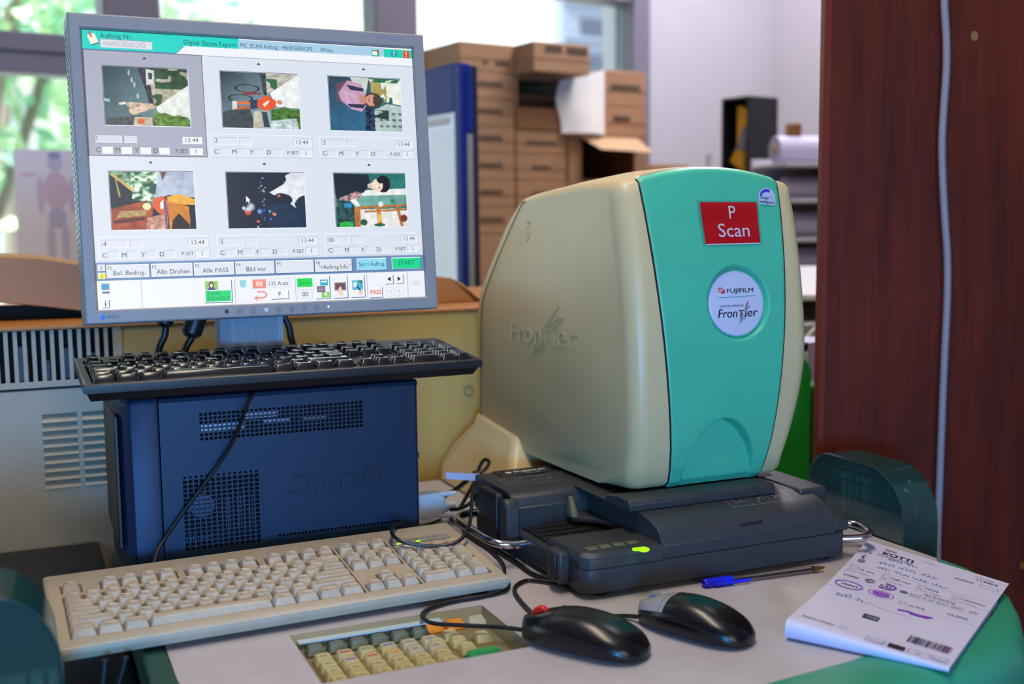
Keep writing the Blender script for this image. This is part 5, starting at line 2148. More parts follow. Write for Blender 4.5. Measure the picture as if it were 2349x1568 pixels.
mb.build('print', 'ink', bag, smooth=False, merge=False)

# ================================================================== TRANSLUCENT SIDE GUARDS
def guard(name, label, u0, u1, v0, v1, ztop, zbot, rad_near, rad_far):
    root = thing(name, label, 'plastic guard', MF.o, MF.yaw)

    def outline(ins):
        a, b_, zt = v0 + ins, v1 - ins, ztop - ins
        rn, rf = max(rad_near - ins, .006), max(rad_far - ins, .006)
        P = [(a, zbot), (a, zt - rn)]
        P += [(a + rn - rn * math.cos(R(t)), zt - rn + rn * math.sin(R(t))) for t in range(15, 91, 15)]
        P += [(b_ - rf + rf * math.sin(R(t)), zt - rf + rf * math.cos(R(t))) for t in range(0, 91, 15)]
        P += [(b_, zbot)]
        return P
    s = 1 if u1 > u0 else -1
    mb = MB()
    o0, o1 = outline(0), outline(0.004)
    mb.loft([[(u0, v, z) for v, z in o0], [(u1, v, z) for v, z in o0]], cap0=True, cap1=True)
    mb.build('shell', 'guard', root, angle=40)
    for ins in (0.018, 0.032):
        mb = MB()
        mb.tube([(u0 + s * .012, v, z) for v, z in outline(ins)], .0012, 6, sub=1)
        mb.tube([(u1 - s * .004, v, z) for v, z in outline(ins)], .0012, 6, sub=1)
        mb.build('rib', 'guard', root)
    mb = MB()
    mb.tube([(u0, v, z) for v, z in o0], .0012, 6, sub=1)
    mb.build('rim', 'guard', root)
    return root


guard('side_guard', 'smoky green plastic guard arch before the wood panel', 0.452, 0.507, 0.014, 0.195, 0.0885, -0.074, 0.066, 0.040)
gl = thing('side_guard', 'rounded green plastic guard at the end of the beige keyboard', 'plastic guard', MF.o, MF.yaw)


def gout(ins):
    a, zt, r_ = -0.5135 - ins, 0.106 - ins, max(.068 - ins, .01)
    ru = r_ * .8
    return [(a, -.03), (a, zt - r_)] + [(a - ru + ru * math.cos(R(t)), zt - r_ + r_ * math.sin(R(t))) for t in range(10, 91, 10)] + [(-.76, zt), (-.76, -.03)]


mb = MB()
mb.loft([[(u, -.055, z) for u, z in gout(0)], [(u, .038, z) for u, z in gout(0)]])
mb.build('shell', 'guard', gl, angle=40)
for ins in (.0, .012, .026):
    mb = MB()
    mb.tube([(u, -.055 + ins * .6, z) for u, z in gout(ins)], .0018, 6, sub=1)
    mb.build('rim' if ins == 0 else 'rib', 'guard', gl)

# ================================================================== MINILAB CABINET BEHIND
MV = 0.615
cab = thing('minilab_cabinet', 'big cream minilab cabinet with slotted grille and louvres behind the computer', 'machine', MF.o, MF.yaw)
ZT = MF.onv((1095, 712), MV).z
ZS = MF.onv((130, 888), MV).z
mb = MB()
hl = []
ga, gb = MF.onv((0, 760), MV), MF.onv((258, 755), MV)
pitch_ = MF.onv((129, 820), MV).x - MF.onv((108, 820), MV).x
z1_, z0_ = MF.onv((130, 756), MV).z, MF.onv((130, 872), MV).z
x = gb.x - pitch_ * .3
while x > -1.0:
    hl.append((x, (z0_ + z1_) / 2, pitch_ * .27, (z1_ - z0_) / 2))
    x -= pitch_
perforated(mb, -1.02, gb.x + .012, ZS + .001, ZT, MV, hl)
for h in hl:
    a, b_, c, d = h[0] - h[2], h[0] + h[2], h[1] - h[3], h[1] + h[3]
    mb.face([(a, MV, c), (a, MV + .006, c), (a, MV + .006, d), (a, MV, d)])
    mb.face([(b_, MV, c), (b_, MV + .006, c), (b_, MV + .006, d), (b_, MV, d)])
mb.build('slotted_grille', 'beige', cab, smooth=False, merge=False)
mb = MB()
mb.box(-1.02, gb.x + .01, MV + .03, MV + .036, ZS - .01, ZT - .002)
gi = mb.build('grille_backing', 'dark', cab, smooth=False)
for i, (xx, zz, w, h) in enumerate(((-.53, .5, .02, .8), (-.50, .35, .014, .5), (-.47, .55, .018, .7), (-.44, .4, .016, .6))):
    mb = MB()
    mb.box(xx - w / 2, xx + w / 2, MV + .012, MV + .03, ZS + (ZT - ZS) * zz * .2, ZS + (ZT - ZS) * (zz * .2 + h * .8))
    mb.build('inner_module', 'charcoal', gi, bevel=.002)
mb = MB()
lz0, lz1 = MF.onv((140, 1118), MV).z, MF.onv((140, 948), MV).z
cols_ = ((MF.onv((99, 1000), MV).x, MF.onv((179, 1000), MV).x), (MF.onv((191, 1000), MV).x, MF.onv((272, 1000), MV).x))
lv = [((a + b_) / 2, (lz0 + lz1) / 2, (b_ - a) / 2, (lz1 - lz0) / 2) for a, b_ in cols_]
perforated(mb, -1.02, gb.x + .012, -0.72, ZS - .002, MV + .002, lv)
mb.build('louvre_panel', 'beige', cab, smooth=False, merge=False)
for a, b_ in cols_:
    mb = MB()
    for i in range(9):
        z = lz0 + (lz1 - lz0) * i / 9
        hgt_ = (lz1 - lz0) / 9
        mb.loft([[(a, MV + .0005, z), (a, MV + .003, z), (a, MV + .016, z + hgt_ * 1.25), (a, MV + .0135, z + hgt_ * 1.25)], [(b_, MV + .0005, z), (b_, MV + .003, z), (b_, MV + .016, z + hgt_ * 1.25), (b_, MV + .0135, z + hgt_ * 1.25)]])
    mb.build('louvre', 'beige', cab, smooth=False)
mb = MB()
mb.box(-1.02, gb.x + .012, MV + .002, MV + .012, ZS - .003, ZS + .002)
mb.box(-1.02, gb.x, MV + .022, MV + .028, -.7, ZS - .005)
mb.build('dark_joint', 'dark', cab, smooth=False)
mb = MB()
hole = MF.onv((1075, 895), MV)
mb.box(gb.x + .012, .36, MV, MV + .50, -.72, ZT)
mb.box(-1.02, gb.x + .012, MV + .04, MV + .50, -.72, ZT)
mb.build('body', 'creamold', cab, bevel=.004, merge=False)
mb = MB()
mb.box(-1.02, .36, MV - .004, MV + .50, ZT, ZT + .006)
mb.build('top_sheet', 'tanboard', cab, bevel=.002)
mb = MB()
mb.loft([[(hole.x + r_ * math.cos(2 * PI * k / 24), MV - y_, hole.z + r_ * math.sin(2 * PI * k / 24)) for k in range(24)] for r_, y_ in ((.0085, .0002), (.0082, .0012), (.0066, .0012), (.0062, -.004))], cap0=False)
mb.build('screw_hole', 'padbase', cab)
# tan hood on the cabinet
HV = MV + .10
def hp(q):
    h = MF.onv(q, HV)
    return (h.x, h.z)
ztop_ = ZT + .006
pts = [hp((-330, 560)), hp((0, 588)), hp((90, 592)), hp((190, 607)), hp((600, 622)), hp((1000, 634)), hp((1035, 637)), hp((1065, 652)), hp((1090, 676)), hp((1105, 700))]
pts += [(pts[-1][0], ztop_), (-.30, ztop_), (-.30, hp((190, 713))[1] + .002)] + [hp((190, 713)), hp((100, 703)), hp((0, 694)), hp((-330, 680))]
mb = MB()
mb.prism(pts, 'y', HV, HV + .22)
mb.build('curved_hood', 'tanboard', cab, bevel=.004, angle=50)
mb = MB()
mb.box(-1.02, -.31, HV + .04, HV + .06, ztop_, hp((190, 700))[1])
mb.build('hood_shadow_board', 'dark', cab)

# low dark shelf beside the desk, block added to keep the gap dark
mb = MB()
mb.box(-1.0, -.4435, -.02, MV - .005, -.72, -.035)
tag(mb.build('dark_side_block', 'charcoal2', None, bevel=.006, loc=MF.o, rotz=MF.yaw), 'dark block added in the gap beside the desk under the beige keyboard end', 'pedestal')

# ================================================================== CABLES AND PLUGS
def cable(name, label, pts, r=0.0022, m='cable', group=None, cat='cable', parent=None):
    mb = MB()
    mb.tube(pts, r, 8, sub=6)
    o = mb.build(name, m, parent)
    return tag(o, label, cat, group) if not parent else o


def mw(px, kind, val):
    """a point of the workstation frame seen at a pixel, given one of its coordinates"""
    h = {'u': MF.onu, 'v': MF.onv, 'z': MF.onz}[kind](px, val)
    return MF.w(*h)


# cord of the black keyboard hanging over the computer's side, then away behind the beige keyboard
cable('keyboard_cable', 'thin black cord hanging from the black keyboard across the perforated computer side', [mw(q, 'v', v) for q, v in (((590, 890), .245), ((572, 915), .235), ((556, 960), .240), ((535, 1010), .248), ((505, 1060), .254), ((465, 1115), .257), ((420, 1175), .258), ((385, 1225), .255), ((362, 1262), .246), ((352, 1300), .236))], 0.0023)
# loop over the lamp panel of the beige keyboard and to the carrier
cable('looped_cable', 'black cord looping over the lamp panel of the beige keyboard', [mw(q, 'v', v) for q, v in (((1010, 1192), .30), ((960, 1208), .26), ((912, 1200), .23), ((898, 1218), .19), ((915, 1238), .165), ((960, 1249), .155), ((1010, 1251), .15), ((1055, 1238), .15), ((1076, 1205), .17), ((1082, 1160), .19), ((1085, 1115), .22))], 0.0022)
cable('mouse_cable', 'black cord from the red-wheeled mouse bending under the beige keyboard', [mw(q, 'z', z) for q, z in (((1212, 1446), .012), ((1150, 1438), .003), ((1050, 1433), .003), ((990, 1428), .003), ((968, 1412), .003), ((985, 1395), .003), ((1040, 1378), .003), ((1110, 1366), .003), ((1160, 1352), .003), ((1163, 1330), .003), ((1120, 1300), .003))], 0.0022)
cable('mouse_cable', 'black cord from the grey-fronted mouse running behind the red-wheeled mouse to the carrier', [mw(q, 'z', z) for q, z in (((1484, 1416), .010), ((1430, 1412), .003), ((1330, 1415), .003), ((1240, 1416), .003), ((1215, 1400), .003), ((1185, 1365), .003), ((1182, 1345), .003), ((1205, 1331), .003), ((1232, 1331), .003))] + [MF.w(.004, .062, .003), MF.w(.04, .045, .003)], 0.0022)
cable('flank_cable', 'black cord lying along the foot of the film carrier', [MF.w(.05, .05, .0026), MF.w(.008, .075, .0026)] + [mw(q, 'z', z) for q, z in (((1225, 1316), .0035), ((1180, 1285), .004), ((1130, 1255), .004), ((1090, 1228), .004), ((1060, 1205), .004), ((1030, 1185), .004))], 0.0024)
cable('flank_cable', 'thinner black cord between the beige keyboard corner and the film carrier', [mw(q, 'z', z) for q, z in (((1158, 1312), .003), ((1152, 1290), .003), ((1125, 1262), .003), ((1085, 1236), .003), ((1062, 1218), .003))], 0.0020)
cable('back_cable', 'black cord rising in a loop behind the white paper tag', [mw(q, 'v', v) for q, v in (((965, 1168), .40), ((1000, 1150), .38), ((1040, 1125), .37), ((1075, 1098), .36), ((1110, 1078), .36), ((1122, 1060), .37), ((1112, 1054), .38), ((1100, 1070), .38), ((1085, 1110), .37), ((1055, 1165), .36))], 0.0026)
cable('back_cable', 'black cord leaving the computer above the white plugs', [mw(q, 'v', v) for q, v in (((962, 1132), .42), ((1000, 1132), .42), ((1040, 1125), .43), ((1070, 1105), .43), ((1090, 1080), .43))], 0.0024)
cable('back_cable', 'black cord curving from the white plugs to the connector box', [mw(q, 'v', v) for q, v in (((1033, 1168), .33), ((1055, 1166), .32), ((1080, 1152), .30), ((1095, 1128), .28))], 0.0026)
for i, (a, b_, lab) in enumerate((((378, 741), (364, 806), 'black cable with a small plug under the monitor'), ((447, 741), (424, 806), 'black cable with a thick plug under the monitor'), ((648, 722), (673, 790), 'black power cable beside the ribbed monitor stand'))):
    v = .40
    t_ = thing('monitor_cable', lab, 'cable')
    P0, P1 = mw(a, 'v', v), mw(b_, 'v', v)
    dv_ = (P1 - P0)
    bend = Vector((0.006, 0, 0)) if i < 2 else Vector((.004, 0, .006))
    mb = MB()
    if i < 2:
        rpl = .010 if i == 0 else .0125
        mb.tube([P0 - dv_ * .3, P0 + dv_ * (.0 if i == 0 else .35)], rpl, 14, sub=1)
        mb.tube([P0 + dv_ * (.0 if i == 0 else .35), P0 + dv_ * (.14 if i == 0 else .5)], lambda t: rpl * (1 - .45 * t), 14, sub=1)
        mb.build('plug', 'black', t_)
        mb = MB()
    mb.tube([P0 - dv_ * .1, P0 + dv_ * .4 + bend * .5, P0 + dv_ * .8, P1 + dv_ * .25], .0045, 10)
    mb.build('cord', 'cable', t_)
# white monitor plugs at the computer's rear
plug = thing('video_plug', 'white video plugs sticking out at the rear edge of the computer', 'plug', MF.o, MF.yaw)
a, b_ = MF.onv((962, 1165), .36), MF.onv((1010, 1165), .36)
mb = MB()
mb.box(PR + .002, b_.x + .004, .35, .375, a.z - .014, a.z + .020)
mb.build('plug_body', 'white', plug, bevel=.003)
mb = MB()
for k in range(5):
    mb.cyl((b_.x + .004 + k * .003, .362, a.z - .002), (1, 0, 0), .0085 - .0007 * k, .002, 12)
mb.cyl((b_.x + .003, .362, a.z - .002), (1, 0, 0), .006, .018, 12)
mb.build('strain_relief', 'white', plug)
for z in (.018, -.012):
    mb = MB()
    mb.cyl((b_.x - .004, .352, a.z + z), (1, -.15, 0), .0032, .022, 10)
    mb.build('fixing_screw', 'white', plug)
# paper strip behind the carrier
mb = MB()
q = [mw(p_, 'v', .30) for p_ in ((1022, 1083), (1100, 1086), (1100, 1103), (1023, 1098))]
nrm = Vector((0, 0.0006, 0))
mb.loft([q, [x + nrm for x in q]])
tag(mb.build('paper_strip', 'paper', None, smooth=False), 'white paper strip poking out from behind the film carrier', 'paper strip')
# cords hanging in the gap under the keyboard end
cable('hanging_cable', 'grey cord hanging below the beige keyboard end beside the green guard', [mw(q, 'v', .02) for q in ((241, 1512), (238, 1545), (232, 1600))], 0.003, 'charcoal2')
cable('hanging_cable', 'black cord slanting down below the beige keyboard end', [mw(q, 'v', .02) for q in ((288, 1506), (281, 1535), (268, 1580), (262, 1620))], 0.003)
# ================================================================== ROOM SHELL
def wl(px, d=0.0):
    """window-wall frame point: (s along wall, d, z) of a pixel on the plane d"""
    return WF.onv(px, d)


ZC = 2.85
wyaw = WF.yaw


def wbuild(mb, name, mats, **k):
    return mb.build(name, mats, None, loc=WF.o, rotz=wyaw, **k)


mb = MB()
mb.box(-6.5, 5.5, -7.5, 0.4, -0.06, 0.0)
struct(wbuild(mb, 'floor', 'floor', smooth=False))
mb = MB()
mb.box(-6.5, 5.5, -7.5, 0.4, ZC, ZC + .1)
struct(wbuild(mb, 'ceiling', 'ceiling', smooth=False))
s_r = wl((1492, 200), -.06).x                         # right end of the glazing
SILL = 0.80
ztop_r = wl((1380, 8)).z
s_corner = wl((1770, 200)).x
mb = MB()
mb.box(-6.5, s_r + .0, -0.0, 0.22, 0.0, SILL)             # parapet
mb.box(-6.5, s_r, -0.0, 0.22, ztop_r + .09, ZC)          # lintel
mb.box(s_r, 5.5, -0.0, 0.22, 0.0, ZC)
struct(wbuild(mb, 'wall_back', 'wall', smooth=False))
mb = MB()
mb.box(s_corner, s_corner + .2, -7.5, 0.0, 0.0, ZC)
struct(wbuild(mb, 'wall_right', 'wall', smooth=False))
mb = MB()
mb.box(-6.6, -6.5, -7.5, 0.3, 0.0, ZC)
struct(wbuild(mb, 'wall_left', 'wall', smooth=False))
mb = MB()
mb.box(-6.6, 5.6, -7.6, -7.5, 0.0, ZC)
struct(wbuild(mb, 'wall_front', 'wall', smooth=False))

# ---- windows: grey aluminium frames, transom bar in the left one
sa0, sa1 = wl((222, 20)).x, wl((352, 20)).x
sb0, sb1 = wl((838, 20)).x, wl((935, 20)).x
zt0, zt1 = wl((80, 172)).z, wl((80, 82)).z
zW = ztop_r + .09


def window(n, s0, s1, bars, label):
    mb = MB()
    fr = .05
    d0, d1 = -.045, .06
    mb.box(s0, s0 + fr, d0, d1, SILL, zW)
    mb.box(s1 - fr, s1, d0, d1, SILL, zW)
    mb.box(s0 + fr, s1 - fr, d0, d1, SILL, SILL + .07)
    mb.box(s0 + fr, s1 - fr, d0, d1, zW - .085, zW)
    for a, b in bars:
        mb.box(s0 + fr, s1 - fr, d0, d1, a, b)
        mb.box(s0 + fr, s1 - fr, d0 - .012, d1, a + (b - a) * .52, b)
    o = wbuild(mb, 'window_%d' % n, 'frame', bevel=.004)
    struct(o)
    mb = MB()
    mb.box(s0 + fr, s0 + fr + .012, d0 + .01, d0 + .05, SILL + .07, zW - .085)
    if n != 3:
        mb.box(s1 - fr - .012, s1 - fr, d0 + .01, d0 + .05, SILL + .07, zW - .085)
    q = mb.build('glazing_bead', 'framepale', o, smooth=False)
    mb = MB()
    mb.box(s0 + fr, s1 - fr, .0, .006, SILL + .07, zW - .085)
    mb.build('window_pane', 'glass', o, smooth=False)
    return o


sm_a, sm_b = (sa0 + sa1) / 2, (sb0 + sb1) / 2
window(1, sm_a - 2.2, sm_a, [(zt0, zt1)], '')
window(2, sm_a, sm_b, [], '')
window(3, sm_b, wl((1455, 100), -.045).x + .05, [], '')
mb = MB()
mb.box(sa0, sa1, -.07, .03, SILL, zW)
struct(wbuild(mb, 'trim_1', 'frame', bevel=.006))
mb = MB()
mb.box(sb0, sb1, -.07, .03, SILL, zW)
struct(wbuild(mb, 'trim_2', 'frame', bevel=.006))
mb = MB()
mb.box(wl((1456, 100), -.06).x, s_r, -.06, .03, 0.0, zW)
mb.box(s_r, s_r + .02, -.03, .0, 0.0, ZC)
struct(wbuild(mb, 'trim_3', 'frame', bevel=.004))
mb = MB()
mb.box(-6.4, s_r - .08, -.14, 0, SILL - .03, SILL)
struct(wbuild(mb, 'window_sill', 'framepale', bevel=.005))

# poster with a standing figure on the left pane
p0_, p1_ = wl((44, 600), -.008), wl((190, 345), -.008)
post = MB()
ps = Sheet(post, (p0_.x, -.008, p1_.z), Vector((1, 0, 0)), Vector((0, 0, 1)), (p1_.x - p0_.x) / 146, base=0.0, lift=.0004)
ps.rect(0, 0, 146, 300, '#ece4ec')
ps.k = 1
for (x, y, rx, ry, c) in ((85, 28, 16, 20, '#cdbfd6'), (85, 12, 14, 8, '#9a9fc0'), (85, 90, 26, 44, '#d8bccb'), (85, 150, 20, 24, '#bdb9d2'), (70, 205, 9, 48, '#ccc0d8'), (100, 205, 9, 48, '#ccc0d8'), (52, 100, 8, 42, '#d6c0d4'), (118, 100, 8, 42, '#d6c0d4')):
    ps.disc(x, y, rx, ry, c)
ps.k = 2
for x, y, w in ((14, 52, 30), (50, 72, 18)):
    ps.rect(x, y, x + w, y + 6, '#e6bcc4')
ps.rect(6, 262, 130, 270, '#e4ccd6')
o = wbuild(post, 'poster', 'ink', smooth=False, merge=False)
tag(o, 'pale poster of a standing figure on the window pane', 'poster')

# ================================================================== OUTSIDE
mb = MB()
mb.box(-14, 22, .45, 40, -.5, -.4)
st_ = wbuild(mb, 'street_ground', mat('pale_paving', '#b8b4aa', .9, vary=.1, vscale=1), smooth=False)
struct(st_)
FAC = mat('white_render', '#e6e6e2', 0.9, vary=.03, vscale=1)
WIN = mat('facade_window', '#454b60', 0.3)
facade = thing('facade_building', 'bright white building across the street seen through the middle window', 'building', WF.o, wyaw)
mb = MB()
fxr = wl((1270, 60), 11.5).x
mb.box(-1.2, fxr, 11.5, 11.8, -.4, 9.0)
mb.build('facade_wall', FAC, facade, smooth=False)
mb = MB()
mb.box(-1.2, fxr - 1.2, 10.3, 11.5, 3.3, 3.5)
mb.box(-1.2, fxr - 1.2, 10.25, 10.32, 3.05, 3.5)
mb.build('canopy', FAC, facade, smooth=False)
for i in range(5):
    mb = MB()
    mb.box(-1.1 + i * 1.6, -.1 + i * 1.6, 11.46, 11.52, .8, 2.6)
    mb.build('shop_window', mat('pale_shop_glass', '#b9c8cc', .2) if i == 0 else bpy.data.materials['pale_shop_glass'], facade, smooth=False)
BLK = mat('grey_render', '#8d93aa', .9)
block = thing('apartment_block', 'apartment block with rows of grey windows seen above the cardboard boxes', 'building', WF.o, wyaw)
mb = MB()
a_, b_ = wl((1290, 60), 18.0), wl((1700, 60), 18.0)
mb.box(a_.x, b_.x + 6, 18, 24, -.4, 16)
mb.build('block_wall', BLK, block, smooth=False)
for r in range(9):
    zc = wl((1380, 160), 18).z + (r - 2) * 1.02 * .78
    for i in range(9):
        x = a_.x + .5 + i * .95
        mb = MB()
        mb.box(x, x + .72, 17.93, 18.02, zc, zc + .32)
        mb.build('window', WIN, block, smooth=False)
    mb = MB()
    mb.box(a_.x, b_.x + 4, 17.9, 18.0, zc - .17, zc - .1)
    mb.build('ledge', BLK, block, smooth=False)
LEAF = [mat('leaf_light', '#cdeab8', .6), mat('leaf_dark', '#9fd2b4', .6)]
BARK = mat('tree_bark', '#8c8078', .9)


def tree(px, d, zc, rx, rz, label, seed, n=1500, tx=0.0):
    c = wl(px, d)
    root = thing('tree', label, 'tree', WF.w(c.x, d, -.4), wyaw, 'street trees outside')
    g = np.random.default_rng(seed)
    mb = MB()
    mb.tube([(tx, 0, 0), (tx + .05, 0, zc * .5), (tx * .5, .1, zc + .4)], lambda t: .09 * (1 - .6 * t), 10)
    for k in range(6):
        a = g.uniform(0, 6.28)
        mb.tube([(tx * .8, 0, zc * .55 + k * .12), (tx * .6 + .5 * math.cos(a), .5 * math.sin(a), zc + .3 + .2 * k)], .035, 6, sub=1)
    mb.build('trunk', BARK, root)
    mb = MB()
    cl_ = [(g.uniform(-1, 1) * rx * .8, g.uniform(-1, 1) * rx * .6, zc + .4 + g.uniform(-1, 1) * rz * .8) for _ in range(16)]
    for i in range(n):
        q = cl_[g.integers(16)]
        p = Vector((q[0] + g.normal() * rx * .24, q[1] + g.normal() * rx * .24, q[2] + g.normal() * rz * .22))
        e = Vector((g.normal(), g.normal(), g.normal())).normalized()
        f_ = e.orthogonal().normalized()
        s_ = g.uniform(.05, .11)
        mb.face([p - e * s_, p + f_ * s_ * .55, p + e * s_, p - f_ * s_ * .55], int(g.random() < .45))
    mb.build('foliage', LEAF, root, smooth=False, merge=False)


tree((40, 300), 4.2, 2.2, 1.15, 1.2, 'leafy street tree outside behind the poster', 3, 1700, -.35)
tree((-20, 0), 7.8, 3.6, .9, .7, 'street tree with its crown above the window transom', 5, 1000)

# ================================================================== CARDBOARD BOXES
ink_grey = '#55483a'
BD = -0.42                                         # plane of the box fronts


def carton(name, label, s0, s1, z0, z1, d0, d1, marks=(), group=None, mid=True, m='cardboard'):
    root = thing(name, label, 'cardboard box', WF.w(s0, d0, z0), wyaw, group)
    w, h, dp = s1 - s0, z1 - z0, d1 - d0
    mb = MB()
    mb.box(0, w, 0, dp, 0, h)
    mb.build('carton_body', m, root, bevel=.003)
    if mid:
        mb = MB()
        mb.box(0, w, -.0012, .0, h * .42, h * .46)
        mb.build('lid_edge', 'tape', root, smooth=False)
    for x0, y0, x1, y1 in marks:
        mb = MB()
        s = Sheet(mb, (0, 0, h), Vector((1, 0, 0)), Vector((0, 0, 1)), 1.0, base=.0015)
        n = max(2, int((x1 - x0) * w / .007))
        for i in range(n):
            xa = w * (x0 + (x1 - x0) * i / n)
            s.rect(xa, h * y0, xa + w * (x1 - x0) / n * .75, h * y1, ink_grey)
        mb.build('printed_line', 'ink', root, smooth=False, merge=False)
    return root


def zy(y, x=1140):
    return wl((x, y), BD).z


def sx(x, y=300):
    return wl((x, y), BD).x


c1a, c1b = sx(1056), sx(1182)
lev = [100, 167, 229, 290, 352, 414, 476, 538]
ords = ['topmost', 'second', 'third', 'fourth', 'fifth', 'sixth', 'seventh']
for i, (ya, yb) in enumerate(zip(lev, lev[1:])):
    carton('cardboard_box', '%s cardboard box from the top in the stack beside the blue glass door' % ords[i], c1a, c1b - .003, zy(yb) + .001, zy(ya), BD, BD + .36,
           [(.34 + (.1 if i == 0 else 0), .35, .78, .52)] if i else [(.42, .62, .52, .75), (.66, .6, .92, .78)], 'boxes stacked beside the blue door')
carton('large_carton', 'large carton on the floor under the box stack beside the blue glass door', c1a, c1b - .003, 0.0, zy(538) - .001, BD, BD + .36, (), None, False)
c2a, c2b = sx(1184), sx(1301)
z2 = [300, 356, 415, 476]


def zx(y, x):
    return wl((x, y), BD).z


for i, (ya, yb) in enumerate(zip(z2, z2[1:])):
    carton('cardboard_box', ('cardboard box with a long dark print line under the open brown box', 'cardboard box with a short dark print line in the middle stack', 'cardboard box just above the scanner housing in the middle stack')[i],
           c2a, c2b - .003, zx(yb, 1240) + .001, zx(ya, 1240), BD, BD + .36, [(.2, .42, .8, .6)] if i == 0 else [(.3, .4, .68, .58)], 'boxes in the middle stack')
carton('large_carton', 'large carton on the floor under the middle box stack', c2a, c2b - .003, 0.0, zx(476, 1240) - .001, BD, BD + .36, (), None, False)
# open box lying on its side, dark mouth to the room
z0_, z1_ = zx(299, 1240) + .001, zx(178, 1240)
ob = thing('open_box', 'open cardboard box with a dark hollow in the middle stack', 'cardboard box', WF.w(c2a, BD, z0_), wyaw)
w_, h_ = c2b - c2a - .003, z1_ - z0_
mb = MB()
for bx in ((0, .006, 0, .34, 0, h_), (w_ - .006, w_, 0, .34, 0, h_), (.006, w_ - .006, 0, .34, 0, .006), (.006, w_ - .006, 0, .34, h_ - .006, h_), (.006, w_ - .006, .33, .34, .006, h_ - .006)):
    mb.box(*bx)
mb.build('carton_body', 'cardboard', ob, smooth=False)
mb = MB()
mb.box(0, w_, -.004, 0, 0, h_ * .42)
mb.build('front_flap', 'tape', ob, smooth=False)
mb = MB()
mb.loft([[(.006, -.002, h_ * .66), (w_ - .006, -.002, h_ * .66), (w_ - .006, .14, h_ * .45), (.006, .14, h_ * .45)], [(.006, .003, h_ * .66), (w_ - .006, .003, h_ * .66), (w_ - .006, .145, h_ * .45), (.006, .145, h_ * .45)]])
mb.build('inner_flap', 'cardboard', ob, smooth=False)
t0, t1 = wl((1224, 140), BD - .10), wl((1353, 140), BD - .10)
carton('cardboard_box', 'wider cardboard box jutting forward on top of the open box', t0.x, t1.x, z1_ + .002, wl((1290, 99), BD - .10).z, BD - .10, BD + .30, [(.2, .10, .5, .34), (.58, .10, .95, .36)], None, True)
# right stack: two boxes on an open one
c3a, c3b = sx(1386), sx(1482)
zA, zB, zC_ = zx(163, 1430), zx(246, 1430), zx(314, 1430)
carton('cardboard_box', 'cardboard box at the top of the stack nearest the white wall', c3a, c3b, zB + .001, zA, BD, BD + .36, [(.15, .38, .85, .56)], 'boxes nearest the white wall')
carton('cardboard_box', 'cardboard box above the open box nearest the white wall', c3a, c3b, zC_ + .001, zB, BD, BD + .36, [(.2, .3, .62, .5)], 'boxes nearest the white wall')
o3a, o3b = sx(1304), sx(1482)
zo = zx(416, 1390)
ob = thing('open_box', 'open cardboard box with raised flap and black hollow under the stack nearest the white wall', 'cardboard box', WF.w(o3a, BD, zo), wyaw)
w_, h_ = o3b - o3a, zC_ - zo
mb = MB()
for bx in ((0, .05, 0, .36, 0, h_), (w_ - .05, w_, 0, .36, 0, h_), (.05, w_ - .05, 0, .36, 0, .006), (.05, w_ - .05, 0, .36, h_ - .006, h_), (.05, w_ - .05, .35, .36, .006, h_ - .006)):
    mb.box(*bx)
mb.build('carton_body', 'cardboard', ob, smooth=False)
mb = MB()
mb.loft([[(.045, -.001, h_ * .97), (w_ * .88, -.001, h_ * .97), (w_ * .82, -.10, h_ * .62), (.05, -.10, h_ * .66)], [(.045, .003, h_ * .97), (w_ * .88, .003, h_ * .97), (w_ * .82, -.096, h_ * .61), (.05, -.096, h_ * .65)]])
mb.build('raised_flap', 'cardpale', ob, smooth=False)
carton('large_carton', 'large carton on the floor under the open box nearest the white wall', o3a, o3b, 0.0, zo - .001, BD, BD + .36, (), None, False)
# white sheet hanging over the edge of the right stack
mb = MB()
q = [wl(p_, BD - .012) for p_ in ((1284, 184), (1386, 160), (1386, 309), (1279, 305))]


def shp(a, b):
    p = q[0] * (1 - a) * (1 - b) + q[1] * a * (1 - b) + q[2] * a * b + q[3] * (1 - a) * b
    return Vector((p.x - .012 * math.sin(b * 5) * (1 - a), BD - .014 - .03 * math.sin(PI * a) * (.4 + .6 * b), p.z))


mb.grid(shp, 10, 12)
tag(wbuild(mb, 'white_sheet', mat('white_wrapping', '#f2efe8', .8)), 'white wrapping sheet hanging on the boxes by the white wall', 'paper sheet')
fl0, fl1 = wl((1482, 376), BD), wl((1580, 385), BD)
carton('low_carton', 'brown carton between the box stacks and the white wall behind the scanner top', fl0.x + .004, fl1.x, 0.0, fl0.z, BD, BD + .30, (), None, False)

# ================================================================== BLUE GLASS DOOR, its bright pane imitated by an added glowing panel
FD = -.98
DS = wl((1056, 300), FD).x
dz1 = wl((1056, 143), FD).z
fy1 = -.50
fw = wl((1098, 300), FD).x - DS
fr_ = thing('blue_glass_door', 'blue framed glass door with an added glowing white panel behind the monitor', 'glass door', WF.w(DS, FD, 0), wyaw)
D_ = fy1 - FD
mb = MB()
f1 = .028
mb.box(0, .03, 0, f1, 0, dz1)
mb.box(0, .03, D_ - .05, D_, 0, dz1)
mb.box(0, .03, f1, D_ - .05, dz1 - .105, dz1)
mb.box(0, .03, f1, D_ - .05, 0, .3)
mb.build('door_frame', 'bluemetal', fr_, bevel=.003)
mb = MB()
mb.box(.012, .016, f1, D_ - .05, .3, dz1 - .105)
mb.build('glass_pane', 'glass', fr_, smooth=False)
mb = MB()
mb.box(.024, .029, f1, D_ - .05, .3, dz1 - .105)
mb.build('added_glow_panel', 'glowpanel', fr_, smooth=False)  # added emitter standing in for brightness seen through the glass
mb = MB()
mb.box(-.01, .0, .04, D_ - .06, dz1 - .135, dz1 - .118)
